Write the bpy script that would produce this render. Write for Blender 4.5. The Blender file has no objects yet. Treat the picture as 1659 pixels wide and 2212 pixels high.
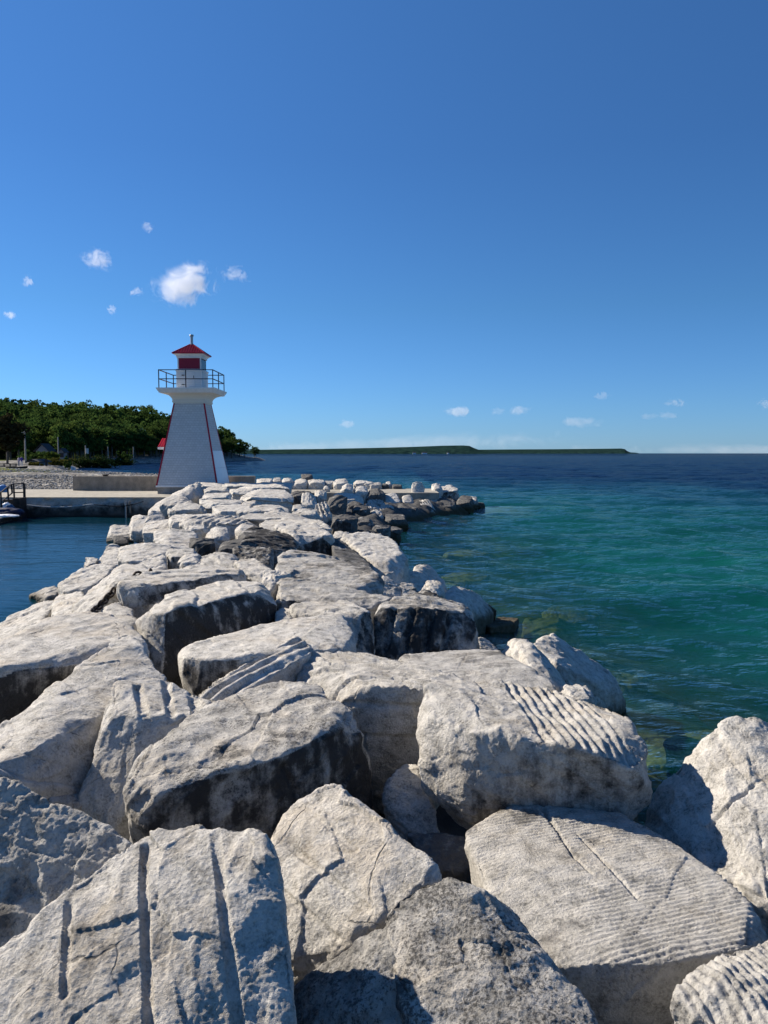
import bpy, bmesh, math, random
import numpy as np
from mathutils import Vector, Matrix
S = bpy.context.scene
COL = S.collection
R_ = math.radians

# ------------------------------------------------------------------ camera
CAM_H, PITCH, FOC = 3.2, R_(4.37), 1661.0      # metres, tilt, focal length in 1659-px picture widths
cam_d = bpy.data.cameras.new('camera'); cam = bpy.data.objects.new('camera', cam_d); COL.objects.link(cam)
cam.location = (0, 0, CAM_H); cam.rotation_euler = (math.pi/2 - PITCH, 0, 0)
cam_d.sensor_fit = 'HORIZONTAL'; cam_d.sensor_width = 36; cam_d.lens = 36*FOC/1659.0
cam_d.clip_start = 0.05; cam_d.clip_end = 90000
S.camera = cam

# ------------------------------------------------------------------ sky, sun, exposure
SUN_EL, SUN_AZ = R_(31), R_(-61)                # azimuth from +Y towards +X
sd = Vector((math.sin(SUN_AZ)*math.cos(SUN_EL), math.cos(SUN_AZ)*math.cos(SUN_EL), math.sin(SUN_EL)))
w = bpy.data.worlds.new('World'); S.world = w; w.use_nodes = True
nt = w.node_tree; nt.nodes.clear()
sky = nt.nodes.new('ShaderNodeTexSky'); sky.sky_type = 'NISHITA'; sky.sun_disc = False
sky.sun_elevation = SUN_EL; sky.sun_rotation = SUN_AZ
sky.air_density = 1.0; sky.dust_density = 0.05; sky.ozone_density = 3.0; sky.altitude = 100
hs = nt.nodes.new('ShaderNodeHueSaturation'); hs.inputs['Saturation'].default_value = 1.0
bg = nt.nodes.new('ShaderNodeBackground'); bg.inputs['Strength'].default_value = 0.05
wo = nt.nodes.new('ShaderNodeOutputWorld')
tcw = nt.nodes.new('ShaderNodeTexCoord'); sxw = nt.nodes.new('ShaderNodeSeparateXYZ'); nt.links.new(tcw.outputs['Generated'], sxw.inputs[0])
rw = nt.nodes.new('ShaderNodeValToRGB'); ew = rw.color_ramp.elements; ew.new(.5); ew.new(.5); ew.new(.5)
for e_, (p_, c_) in zip(ew, [(0, (0.410,0.747,1.462)), (.06, (0.410,0.762,1.346)), (.18, (0.397,0.762,1.154)), (.35, (0.410,0.778,1.192)), (.62, (0.543,0.991,1.423))]): e_.position = p_; e_.color = (*c_, 1)
mw = nt.nodes.new('ShaderNodeMix'); mw.data_type = 'RGBA'; mw.blend_type = 'MULTIPLY'; mi = [i for i in mw.inputs if i.enabled]; mi[0].default_value = 1.0
nt.links.new(sxw.outputs[2], rw.inputs['Fac']); nt.links.new(sky.outputs[0], mi[1]); nt.links.new(rw.outputs[0], mi[2])
nt.links.new([o for o in mw.outputs if o.enabled][0], hs.inputs['Color']); nt.links.new(hs.outputs[0], bg.inputs['Color']); nt.links.new(bg.outputs[0], wo.inputs[0])
sl = bpy.data.lights.new('sun', 'SUN'); sl.energy = 5.0; sl.angle = R_(0.53); sl.color = (1.0, 0.90, 0.77)
so = bpy.data.objects.new('sun', sl); COL.objects.link(so); so.location = (-30, 20, 60)
so.rotation_euler = (-sd).to_track_quat('-Z', 'Y').to_euler()
S.view_settings.view_transform = 'Standard'; S.view_settings.look = 'None'
S.view_settings.exposure = 0.88; S.view_settings.gamma = 1.0
S.render.engine = 'CYCLES'
cy = S.cycles
cy.max_bounces = 8; cy.diffuse_bounces = 3; cy.glossy_bounces = 3; cy.transmission_bounces = 4
cy.transparent_max_bounces = 12; cy.volume_bounces = 10
cy.use_denoising = True
try: cy.denoiser = 'OPENIMAGEDENOISE'
except Exception: pass
cy.caustics_reflective = False; cy.caustics_refractive = False

# ------------------------------------------------------------------ small helpers
def tag(o, label=None, cat=None, group=None, kind=None):
    if label: o['label'] = label
    if cat: o['category'] = cat
    if group: o['group'] = group
    if kind: o['kind'] = kind
    return o

def empty(name, loc, rz=0):
    o = bpy.data.objects.new(name, None); COL.objects.link(o)
    o.location = loc; o.rotation_euler = (0, 0, rz); o.empty_display_size = 0.3
    return o

def mesh_obj(name, V, F, mat, parent=None, loc=None, smooth=False, attrs=None):
    """V (n,3) world points (or parent-local when parented), F list of faces or (m,4)/(m,3) array"""
    V = np.asarray(V, dtype=np.float32).reshape(-1, 3)
    if loc is not None: V = V - np.asarray(loc, dtype=np.float32)
    me = bpy.data.meshes.new(name)
    if isinstance(F, np.ndarray):
        m, k = F.shape
        me.vertices.add(len(V)); me.vertices.foreach_set('co', V.ravel())
        me.loops.add(m*k); me.loops.foreach_set('vertex_index', F.ravel().astype(np.int32))
        me.polygons.add(m); me.polygons.foreach_set('loop_start', np.arange(0, m*k, k, dtype=np.int32))
        me.update(calc_edges=True)
    else:
        me.from_pydata(V.tolist(), [], F); me.update()
    if smooth:
        me.polygons.foreach_set('use_smooth', np.ones(len(me.polygons), dtype=bool))
    for an, arr in (attrs or {}).items():
        arr = np.asarray(arr, dtype=np.float32)
        if arr.ndim == 1:
            a = me.attributes.new(an, 'FLOAT', 'POINT'); a.data.foreach_set('value', arr)
        else:
            a = me.attributes.new(an, 'FLOAT_COLOR', 'POINT'); a.data.foreach_set('color', arr.ravel())
    me.materials.append(mat)
    o = bpy.data.objects.new(name, me); COL.objects.link(o)
    if loc is not None: o.location = loc
    if parent: o.parent = parent
    return o

class MB:
    """collects boxes, bars, prisms and tubes and links them as ONE mesh"""
    def __init__(s): s.V, s.F = [], []
    def add(s, V, F):
        n = len(s.V); s.V += [tuple(v) for v in V]; s.F += [[i+n for i in f] for f in F]; return s
    def box(s, x0, y0, z0, x1, y1, z1):
        V = [(x0,y0,z0),(x1,y0,z0),(x1,y1,z0),(x0,y1,z0),(x0,y0,z1),(x1,y0,z1),(x1,y1,z1),(x0,y1,z1)]
        return s.add(V, [[0,3,2,1],[4,5,6,7],[0,1,5,4],[1,2,6,5],[2,3,7,6],[3,0,4,7]])
    def frustum(s, cx, cy, z0, hx0, hy0, z1, hx1, hy1, cap=True):
        V = [(cx-hx0,cy-hy0,z0),(cx+hx0,cy-hy0,z0),(cx+hx0,cy+hy0,z0),(cx-hx0,cy+hy0,z0),
             (cx-hx1,cy-hy1,z1),(cx+hx1,cy-hy1,z1),(cx+hx1,cy+hy1,z1),(cx-hx1,cy+hy1,z1)]
        F = [[0,1,5,4],[1,2,6,5],[2,3,7,6],[3,0,4,7]]
        if cap: F += [[0,3,2,1],[4,5,6,7]]
        return s.add(V, F)
    def bar(s, a, b, wd, ht=None):
        a, b = Vector(a), Vector(b); d = (b-a).normalized(); ht = ht or wd
        u = d.cross(Vector((0,0,1))); u = u.normalized() if u.length > 1e-4 else Vector((1,0,0)); v = u.cross(d)
        V = [p + u*(su*wd/2) + v*(sv*ht/2) for p in (a, b) for su, sv in ((-1,-1),(1,-1),(1,1),(-1,1))]
        return s.add(V, [[0,1,2,3],[7,6,5,4],[0,4,5,1],[1,5,6,2],[2,6,7,3],[3,7,4,0]])
    def tube(s, pts, r, n=8, r2=None):
        pts = [Vector(p) for p in pts]; V, F = [], []; N = len(pts)
        for i, p in enumerate(pts):
            d = (pts[min(i+1,N-1)] - pts[max(i-1,0)]).normalized()
            u = d.cross(Vector((0.03,0.05,1))); u = u.normalized() if u.length > 1e-3 else Vector((1,0,0)); v = d.cross(u)
            rr = r if r2 is None else r + (r2-r)*i/(N-1)
            V += [p + u*rr*math.cos(2*math.pi*k/n) + v*rr*math.sin(2*math.pi*k/n) for k in range(n)]
        for i in range(N-1):
            F += [[i*n+k, i*n+(k+1)%n, (i+1)*n+(k+1)%n, (i+1)*n+k] for k in range(n)]
        F += [list(range(n))[::-1], [(N-1)*n+k for k in range(n)]]
        return s.add(V, F)
    def build(s, name, mat, parent=None, loc=None, smooth=False):
        return mesh_obj(name, s.V, s.F, mat, parent, loc, smooth)

# picture measure -> point: used once, to survey where each stone stands
def ray(x, y):
    a, v = (x-829.5)/FOC, (y-1106.0)/FOC
    c, s_ = math.cos(PITCH), math.sin(PITCH)
    return np.array([a, c - v*s_, -(v*c + s_)])        # camera frame (a, 1, -v) pitched down
def at(x, y, D):
    d = ray(x, y); d = d/d[1]
    return np.array([0, 0, CAM_H]) + d*D
def tanv(y):
    d = ray(829.5, y); return -d[2]/d[1]

# ------------------------------------------------------------------ noise in numpy
_rng = np.random.default_rng(7)
_G = _rng.normal(size=(256,3)); _G /= np.linalg.norm(_G, axis=1)[:,None]; _G = _G.astype(np.float32)
_C = _rng.random((1024,3)).astype(np.float32); _T = _rng.normal(size=(1024,4)).astype(np.float32)
def _hash(i, j, k, seed):
    h = (i*73856093) ^ (j*19349663) ^ (k*83492791) ^ (seed*2654435)
    h ^= (h >> 13); h = h*1274126177; h ^= (h >> 16)
    return h
def pn(p, seed=0):
    i = np.floor(p).astype(np.int64); f = (p - i).astype(np.float32)
    u = f*f*f*(f*(f*6-15)+10); r = np.zeros(len(p), dtype=np.float32)
    for dx in (0,1):
        wx = u[:,0] if dx else 1-u[:,0]
        for dy in (0,1):
            wy = u[:,1] if dy else 1-u[:,1]
            for dz in (0,1):
                wz = u[:,2] if dz else 1-u[:,2]
                g = _G[_hash(i[:,0]+dx, i[:,1]+dy, i[:,2]+dz, seed) & 255]
                r += wx*wy*wz*(g[:,0]*(f[:,0]-dx) + g[:,1]*(f[:,1]-dy) + g[:,2]*(f[:,2]-dz))
    return r*1.6
def fbm(p, oct=4, seed=0, gain=0.5, ridged=False):
    r = 0; a = 1.0; q = p
    for o in range(oct):
        n = pn(q, seed+o*17)
        r = r + a*((0.5-np.abs(n))*1.2 if ridged else n); a *= gain; q = q*2.03 + 11.7
    return r
def facets(p, seed=0):
    """broken-stone facets: every cell is a small tilted plane"""
    i0 = np.floor(p).astype(np.int64)
    best = np.full(len(p), 9.0, dtype=np.float32); val = np.zeros(len(p), dtype=np.float32)
    for dx in (-1,0,1):
        for dy in (-1,0,1):
            for dz in (-1,0,1):
                c = i0 + np.array([dx,dy,dz]); h = _hash(c[:,0], c[:,1], c[:,2], seed) & 1023
                dv = (p - (c + _C[h])).astype(np.float32); d2 = (dv*dv).sum(1); m = d2 < best
                best[m] = d2[m]
                t = _T[h[m]]; val[m] = (dv[m]*t[:,:3]).sum(1)*0.6 + t[:,3]*0.25
    return val
def sst(a, b, x):
    t = np.clip((x-a)/(b-a), 0, 1); return t*t*(3-2*t)

# ------------------------------------------------------------------ materials
def new_mat(name):
    m = bpy.data.materials.new(name); m.use_nodes = True; m.node_tree.nodes.clear()
    return m, m.node_tree
class NT:
    def __init__(s, name):
        s.m, s.t = new_mat(name)
    def n(s, typ, **kw):
        nd = s.t.nodes.new('ShaderNode'+typ)
        for k, v in kw.items():
            if hasattr(nd, k) and k not in ('Scale',): setattr(nd, k, v)
            else: nd.inputs[k.replace('_',' ')].default_value = v
        return nd
    def l(s, a, b): s.t.links.new(a, b)
    def noise(s, vec, scale, detail=5, rough=0.55, dist=0.0):
        nd = s.n('TexNoise'); nd.inputs['Scale'].default_value = scale; nd.inputs['Detail'].default_value = detail
        nd.inputs['Roughness'].default_value = rough; nd.inputs['Distortion'].default_value = dist
        if vec is not None: s.l(vec, nd.inputs['Vector'])
        return nd.outputs['Fac']
    def math(s, op, a, b=None, c=None, clamp=False):
        nd = s.n('Math', operation=op); nd.use_clamp = clamp
        for i, v in enumerate((a, b, c)):
            if v is None: continue
            if isinstance(v, (int, float)): nd.inputs[i].default_value = v
            else: s.l(v, nd.inputs[i])
        return nd.outputs[0]
    def mapr(s, v, a, b, lo=0.0, hi=1.0, smooth=True):
        nd = s.n('MapRange'); nd.interpolation_type = 'SMOOTHSTEP' if smooth else 'LINEAR'
        for k, x in (('From Min',a),('From Max',b),('To Min',lo),('To Max',hi)): nd.inputs[k].default_value = x
        s.l(v, nd.inputs['Value']); return nd.outputs['Result']
    def mix(s, fac, a, b, mode='MIX'):
        nd = s.n('Mix'); nd.data_type = 'RGBA'; nd.blend_type = mode
        ins = [i for i in nd.inputs if i.enabled]
        for i, v in zip(ins, (fac, a, b)):
            if isinstance(v, (int, float)): i.default_value = v
            elif isinstance(v, tuple): i.default_value = (*v, 1) if len(v) == 3 else v
            else: s.l(v, i)
        return [o for o in nd.outputs if o.enabled][0]
    def ramp(s, v, stops):
        nd = s.n('ValToRGB'); e = nd.color_ramp.elements
        while len(e) < len(stops): e.new(0.5)
        for el, (p, c) in zip(e, stops): el.position = p; el.color = (*c, 1)
        s.l(v, nd.inputs['Fac']); return nd.outputs['Color']
    def bump(s, h, strength=0.5, dist=0.01, normal=None):
        nd = s.n('Bump'); nd.inputs['Strength'].default_value = strength; nd.inputs['Distance'].default_value = dist
        s.l(h, nd.inputs['Height'])
        if normal is not None: s.l(normal, nd.inputs['Normal'])
        return nd.outputs['Normal']
    def out(s, sh): o = s.n('OutputMaterial'); s.l(sh, o.inputs['Surface']); return s.m
    def bsdf(s, color, rough=0.8, normal=None, metal=0.0, spec=0.3):
        b = s.n('BsdfPrincipled')
        if isinstance(color, tuple): b.inputs['Base Color'].default_value = (*color, 1)
        else: s.l(color, b.inputs['Base Color'])
        if isinstance(rough, (int, float)): b.inputs['Roughness'].default_value = rough
        else: s.l(rough, b.inputs['Roughness'])
        b.inputs['Metallic'].default_value = metal; b.inputs['Specular IOR Level'].default_value = spec
        if normal is not None: s.l(normal, b.inputs['Normal'])
        return b.outputs[0]

def plain(name, col, rough=0.6, var=0.12, scale=8.0, bump=0.15, metal=0.0, bdist=0.01):
    t = NT(name); tc = t.n('TexCoord').outputs['Object']
    n = t.noise(tc, scale, 6, 0.6)
    c = t.mix(t.mapr(n, 0.3, 0.7), tuple(max(0, x*(1-var)) for x in col), tuple(min(1, x*(1+var)) for x in col))
    return t.out(t.bsdf(c, rough, t.bump(n, bump, bdist), metal))

def limestone():
    t = NT('limestone'); tc = t.n('TexCoord').outputs['Object']; oi = t.n('ObjectInfo')
    off = t.n('VectorMath', operation='ADD'); sc = t.n('VectorMath', operation='SCALE')
    comb = t.n('CombineXYZ'); 
    for k in range(3): t.l(oi.outputs['Random'], comb.inputs[k])
    t.l(comb.outputs[0], sc.inputs[0]); sc.inputs['Scale'].default_value = 37.0
    t.l(tc, off.inputs[0]); t.l(sc.outputs[0], off.inputs[1]); p = off.outputs[0]
    at_ = t.n('Attribute'); at_.attribute_name = 'rk'
    sep = t.n('SeparateColor'); t.l(at_.outputs['Color'], sep.inputs[0])
    stain_shade, lich, tone = sep.outputs[0], sep.outputs[1], sep.outputs[2]
    n1 = t.noise(p, 2.2, 6, 0.6, 0.4); n2 = t.noise(p, 11, 8, 0.68, 0.3); n3 = t.noise(p, 75, 5, 0.7); n4 = t.noise(p, 4.5, 9, 0.75)
    a = t.math('ADD', t.math('MULTIPLY', n2, 0.55), t.math('MULTIPLY', n3, 0.45))
    base = t.ramp(a, [(0.34,(.10,.097,.09)), (0.43,(.35,.335,.30)), (0.52,(.57,.545,.495)), (0.68,(.74,.715,.655))])
    # warm and grey drifts over each stone
    base = t.mix(t.mapr(n1, 0.45, 0.75, 0, 0.5), base, (.50,.42,.31), 'MIX')
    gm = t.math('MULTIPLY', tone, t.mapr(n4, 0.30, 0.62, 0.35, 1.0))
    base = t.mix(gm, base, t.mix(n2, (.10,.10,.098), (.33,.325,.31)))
    # black lichen specks
    sp = t.math('ADD', t.math('ADD', t.math('MULTIPLY', n3, 0.75), t.math('MULTIPLY', n4, 0.65)), t.math('MULTIPLY', lich, 0.42))
    base = t.mix(t.mapr(sp, 0.86, 1.02, 0, 0.85), base, (.035,.034,.032))
    # dark weathered drifts of irregular shape
    dr = t.math('ADD', t.math('MULTIPLY', n1, .8), t.math('ADD', t.math('MULTIPLY', n4, .7), t.math('MULTIPLY', tone, .42)))
    base = t.mix(t.mapr(dr, .93, 1.08, 0, .8), base, t.mix(n3, (.035,.035,.034), (.13,.127,.12)))
    # black weathering crust with runs, also carrying shade painted on some fronts
    mp = t.n('Mapping'); mp.inputs['Scale'].default_value = (9, 9, 0.9); t.l(p, mp.inputs['Vector'])
    run = t.noise(mp.outputs[0], 1.0, 5, 0.6)
    sm = t.math('ADD', t.math('MULTIPLY', stain_shade, 0.80), t.math('ADD', t.math('MULTIPLY', n4, 0.75), t.math('ADD', t.math('MULTIPLY', run, 0.6), t.math('MULTIPLY', n2, .35))))
    smf = t.math('MULTIPLY', t.mapr(sm, 1.36, 1.62), t.mapr(stain_shade, 0.02, 0.2))
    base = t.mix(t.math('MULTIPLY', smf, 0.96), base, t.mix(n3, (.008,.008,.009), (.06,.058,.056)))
    # hairline cracks
    wp = t.n('VectorMath', operation='ADD'); wn = t.n('TexNoise'); wn.inputs['Scale'].default_value = 3.5; wn.inputs['Detail'].default_value = 5; t.l(p, wn.inputs['Vector'])
    ws = t.n('VectorMath', operation='SCALE'); ws.inputs['Scale'].default_value = .22; t.l(wn.outputs['Color'], ws.inputs[0]); t.l(p, wp.inputs[0]); t.l(ws.outputs[0], wp.inputs[1])
    vc = t.n('TexVoronoi'); vc.feature = 'DISTANCE_TO_EDGE'; vc.inputs['Scale'].default_value = 1.7; t.l(wp.outputs[0], vc.inputs['Vector'])
    crk = t.math('MULTIPLY', t.mapr(vc.outputs['Distance'], .0, .011, 1, 0), t.mapr(n1, .57, .66))
    base = t.mix(t.math('MULTIPLY', crk, .75), base, (.05,.048,.045))
    # wet algae at the waterline
    gp = t.n('NewGeometry').outputs['Position']; sx = t.n('SeparateXYZ'); t.l(gp, sx.inputs[0])
    wz = t.math('ADD', sx.outputs[2], t.math('MULTIPLY', t.math('SUBTRACT', n4, 0.5), 0.5))
    base = t.mix(t.mapr(wz, 0.42, 0.12, 0, 0.9), base, t.mix(n2, (.02,.018,.010), (.10,.07,.03)))
    h = t.math('ADD', t.math('MULTIPLY', n2, .65), t.math('MULTIPLY', n3, 0.65))
    h = t.math('SUBTRACT', h, t.math('MULTIPLY', crk, .5)); nb = t.bump(h, 0.85, 0.03)
    fine = t.noise(p, 260, 3, 0.6)
    nb = t.bump(fine, 0.5, 0.005, nb)
    return t.out(t.bsdf(base, 0.9, nb, 0, 0.15))
M_STONE = limestone()
# ------------------------------------------------------------------ stones
GROUP = 'limestone boulders of the breakwater'
def hull_planes(pts):
    bm = bmesh.new()
    for p in pts: bm.verts.new(p)
    r = bmesh.ops.convex_hull(bm, input=bm.verts)
    dead = [v for v in bm.verts if not v.link_faces]
    for v in dead: bm.verts.remove(v)
    bmesh.ops.recalc_face_normals(bm, faces=bm.faces)
    me = bpy.data.meshes.new('hull'); bm.to_mesh(me)
    N, H, A = [], [], []
    for f in bm.faces:
        n = np.array(f.normal); a = f.calc_area()
        if a < 1e-7: continue
        h = float(n @ np.array(f.verts[0].co))
        N.append(n); H.append(h); A.append(a)
    bm.free()
    # merge nearly flush faces
    N, H, A = np.array(N), np.array(H), np.array(A); order = np.argsort(-A); used = np.zeros(len(A), bool); ON, OH = [], []
    for i in order:
        if used[i]: continue
        m = (~used) & (N @ N[i] > 0.992); used |= m
        ON.append(N[i]); OH.append(H[m].max() if m.sum() > 1 and False else H[i])
    return me, np.array(ON), np.array(OH)

def remesh(me, vox):
    o = bpy.data.objects.new('remesh', me); COL.objects.link(o)
    md = o.modifiers.new('r', 'REMESH'); md.mode = 'VOXEL'; md.voxel_size = vox; md.adaptivity = 0
    dg = bpy.context.evaluated_depsgraph_get(); dg.update()
    ev = o.evaluated_get(dg); m2 = ev.to_mesh()
    V = np.empty(len(m2.vertices)*3, np.float32); m2.vertices.foreach_get('co', V)
    n = len(m2.polygons); L = np.empty(len(m2.loops), np.int32); m2.loops.foreach_get('vertex_index', L)
    ok = len(L) == 4*n
    F = L.reshape(-1, 4) if ok else None
    if not ok: F = [list(p.vertices) for p in m2.polygons]
    ev.to_mesh_clear(); bpy.data.objects.remove(o); bpy.data.meshes.remove(me)
    return V.reshape(-1, 3).astype(np.float64), F

NROCK = [0]
def rock(label, P, drop=0.7, shrink=0.88, rnd=0.004, amp=1.0, facet=1.0, grooves=(), flutes=(), strata=None,
         stain_shade=(), lichen=0.15, tone=0.1, res=1.0, pts3=None, name='boulder', cat='boulder', group=GROUP, mat=None):
    NROCK[0] += 1; seed = NROCK[0]*31 + 5
    W = np.array(pts3) if pts3 is not None else np.array([at(*q) for q in P])
    c0 = W.mean(0)
    low = W.copy(); low[:, :2] = c0[:2] + (low[:, :2]-c0[:2])*shrink
    zmin = W[:, 2].min(); low[:, 2] = np.minimum(low[:, 2] - drop*0.3, zmin + (low[:,2]-zmin)*0.3 - drop)
    pts = np.vstack([W, low])
    me, N, H = hull_planes(pts); D = float(np.median(W[:, 1]))
    size = float(np.ptp(pts, axis=0).mean())
    rc = np.random.default_rng(seed); n0 = len(N); nc_ = 9 if D < 6.2 else 18; cn = rc.normal(size=(nc_, 3)); cn /= np.linalg.norm(cn, axis=1)[:, None]     # broken-off corners
    ch_ = (pts @ cn.T).max(0) - size*rc.uniform(.012, .045 if D < 6.2 else .075, nc_); N = np.vstack([N, cn]); H = np.concatenate([H, ch_]); D = float(np.median(W[:, 1])); Wd = min(np.ptp(W[:,0]), 1.4)
    vox = max(min(D*0.0021*res, size/56), size/260)
    V, F = remesh(me, vox); H = H + .008*min(size, 1.3)
    o_ = np.array([0, 0, CAM_H])
    def hit(x, y):
        d = ray(x, y); den = N @ d; num = H - N @ o_; t = np.where(den < -1e-6, num/den, -1e9)
        k = int(np.argmax(t)); return o_ + d*t[k], k
    # rounded hull
    sc = np.clip(size, 0.25, 1.3)
    k_ = rnd*sc*(1 + 0.9*pn(V*(2.2/sc), seed+3)); k_ = np.maximum(k_, 0.0025)[:, None]
    for it in range(3):
        q = (V @ N.T - H)/k_; mx = q.max(1, keepdims=True); e = np.exp(q-mx); s_ = e.sum(1, keepdims=True)
        f = k_[:, 0]*(mx[:, 0] + np.log(s_[:, 0])); wgt = e/s_; g = wgt @ N; g2 = (g*g).sum(1)
        V = V - g*(f/np.maximum(g2, 0.15))[:, None]
    n = g/np.maximum(np.linalg.norm(g, axis=1), 1e-6)[:, None]
    # relief
    if D > 8: facet = facet*1.3
    if D > 6.2: amp = amp*.55
    bd = _T[(seed*7) & 1023, :3].copy(); bd[2] = abs(bd[2])+.6; bd /= np.linalg.norm(bd)       # bedding direction of this stone
    Q = V + np.outer(V @ bd, bd)*1.1
    rdg = lambda q, sd_: np.abs(pn(q, sd_))
    s = 0.020*sc*amp*fbm(V*(1.1/sc), 2, seed)
    wv = Q + 0.05*sc*np.stack([pn(V*(3.1/sc), seed+k) for k in (60, 61, 62)], 1)
    s -= sc*amp*(0.034*rdg(wv*(1.5/sc), seed+41) + 0.030*rdg(wv*(3.3/sc), seed+42) + 0.016*rdg(wv*(7.3/sc), seed+43)) - 0.022*sc*amp
    s += 0.010*sc*facet*facets(wv*(2.6/sc), seed+9)
    qd = V @ N.T - H; top = qd.argmax(1); far_ = (N @ N.T) < .80; far_[:, n0:] = False
    gap = qd[np.arange(len(V)), top] - np.where(far_[top], qd, -9).max(1)
    edge = .8*np.exp(-np.maximum(gap, 0)/(.030*sc))                                  # broken arrises
    s -= edge*sc*amp**.5*(.065*np.clip(pn(V*(4.2/sc), seed+40)*1.6 - .22, 0, .8) + .030*np.clip(pn(V*(12/sc), seed+51)*1.5 - .15, 0, .8) + .010*np.clip(pn(V*(31/sc), seed+52)*1.5 - .1, 0, .8))
    if D > 6.2:
        s -= min(1, amp/.5)*((0.020*rdg(wv*4.5, seed+46) + 0.011*rdg(wv*10, seed+47)) - .010) + 0.007*rdg(wv*22, seed+48) - .002
        q_ = V @ bd/.17 + 0.6*fbm(V*1.3, 3, seed+34); fr_ = q_ - np.floor(q_); b_ = np.floor(q_).astype(int)
        l0, l1 = _T[(b_*37+seed+3) & 1023, 1], _T[((b_+1)*37+seed+3) & 1023, 1]; sd_ = 1 - (n @ bd)**2
        s += (.016*(l0 + (l1-l0)*sst(.82, 1.0, fr_)) - .016*np.exp(-((fr_-.95)/.06)**2))*sd_
    if D < 9:
        s -= amp*(0.0050*rdg(wv*14, seed+44) + 0.0032*rdg(wv*37, seed+45)) - .0025; s += 0.0026*amp*fbm(V*60, 2, seed+70, .6)
    if strata is not None:
        dv, sp_, am_ = np.array(strata[0], float), strata[1], strata[2]; dv /= np.linalg.norm(dv)
        q = V @ dv/sp_ + 0.5*fbm(V*1.6, 3, seed+33); fr = q - np.floor(q); b = np.floor(q).astype(int)
        lv = _T[(b*37+seed) & 1023, 0]; lv1 = _T[((b+1)*37+seed) & 1023, 0]
        wgt_ = 1 - np.abs(n @ dv)**2
        s += am_*(lv + (lv1-lv)*sst(0.8, 1.0, fr))*wgt_ - am_*0.8*np.exp(-((fr-0.97)/0.05)**2)*wgt_
    for (a, b, r, dp) in grooves:
        A, ka = hit(*a); B, kb = hit(*b); fn = N[ka] + N[kb]; fn /= np.linalg.norm(fn)
        ab = B-A; L = np.linalg.norm(ab); ab /= max(L, 1e-6)
        rel = V - A; t = rel @ ab; rad = rel - t[:, None]*ab; rad -= (rad @ fn)[:, None]*fn
        d = np.linalg.norm(rad, axis=1); rr = r*(1 + 0.07*pn(V*7, seed+81))
        m = sst(-0.02, 0.02, t)*sst(-0.02, 0.02, L-t)*sst(0.45, 0.75, n @ fn)
        m *= np.clip(0.95 + 0.9*pn(V*5.5, seed+82), 0.25, 1.1)
        s -= m*dp*np.sqrt(np.clip(1-(d/rr)**2, 0, 1)) 
    for (a, b, sp_, am_, t0, t1) in flutes:
        A, ka = hit(*a); B, kb = hit(*b); fn = N[ka]; ab = B-A; ab -= fn*(ab @ fn); ab /= np.linalg.norm(ab)
        wv_ = np.cross(fn, ab); q = (V-A) @ wv_/sp_ + 0.12*pn(V*3.1, seed+91) + 0.10*pn(V*9, seed+92)
        if t1 is not None and t0 > t1: t0, t1 = t1, t0
        bnd = np.floor(q+0.5).astype(int); va = 0.75 + 0.5*_C[(bnd*53+seed) & 1023, 0]
        m = sst(0.6, 0.85, n @ fn)*va*np.clip(.75 + 1.2*pn(V*2.1, seed+94), .15, 1.15)
        if t0 is not None: m = m*sst(t0-0.5, t0+0.2, q)*sst(-t1-0.5, -t1+0.2, -q)
        cs = np.cos(q*2*math.pi)
        s += m*am_*(0.5*np.sign(cs)*np.abs(cs)**0.6 - 0.5)*np.clip(0.9+0.45*pn(V*4.3, seed+93), 0.3, 1.2)
    V = V + n*s[:, None]
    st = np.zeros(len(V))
    for q in stain_shade:
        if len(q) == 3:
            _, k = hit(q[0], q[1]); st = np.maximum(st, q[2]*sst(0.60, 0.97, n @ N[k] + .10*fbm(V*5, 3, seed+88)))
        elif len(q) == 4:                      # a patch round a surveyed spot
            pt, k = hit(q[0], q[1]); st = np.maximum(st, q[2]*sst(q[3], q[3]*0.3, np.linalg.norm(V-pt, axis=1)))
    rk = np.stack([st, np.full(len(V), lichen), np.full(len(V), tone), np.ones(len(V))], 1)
    base = np.array([c0[0], c0[1], V[:, 2].min()])
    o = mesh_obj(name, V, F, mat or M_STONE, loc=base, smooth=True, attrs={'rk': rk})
    return tag(o, label, cat, group)

# --- nearest stones
rock('foreground boulder at bottom left with three tall drill grooves down its face',
  [(-60,2090,2.5),(45,2030,2.62),(150,1925,2.76),(235,1858,2.86),(320,1806,2.95),(412,1781,3.0),(470,1785,2.95),(577,1804,2.85),(592,1830,2.78),
   (605,2068,2.5),(640,2235,2.3),(-60,2300,2.2),(330,2325,2.15),(655,2325,2.2)], drop=0.8,
  grooves=[((312,1820),(325,2290),.018,.024),((465,1800),(525,2290),.020,.022),((148,1945),(138,2150),.017,.02)],
  lichen=.05, tone=.12, amp=.75, facet=1.25)
rock('shaded boulder at the left edge beside the drill-grooved foreground boulder',
  [(-120,1625,3.4),(0,1690,3.3),(52,1708,3.28),(141,1740,3.2),(211,1773,3.15),(281,1811,3.08),(296,1825,3.05),(258,1890,2.98),(140,1956,2.95),(0,2050,2.9),(-120,2090,2.9)],
  drop=.7, lichen=.28, tone=.35)
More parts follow.
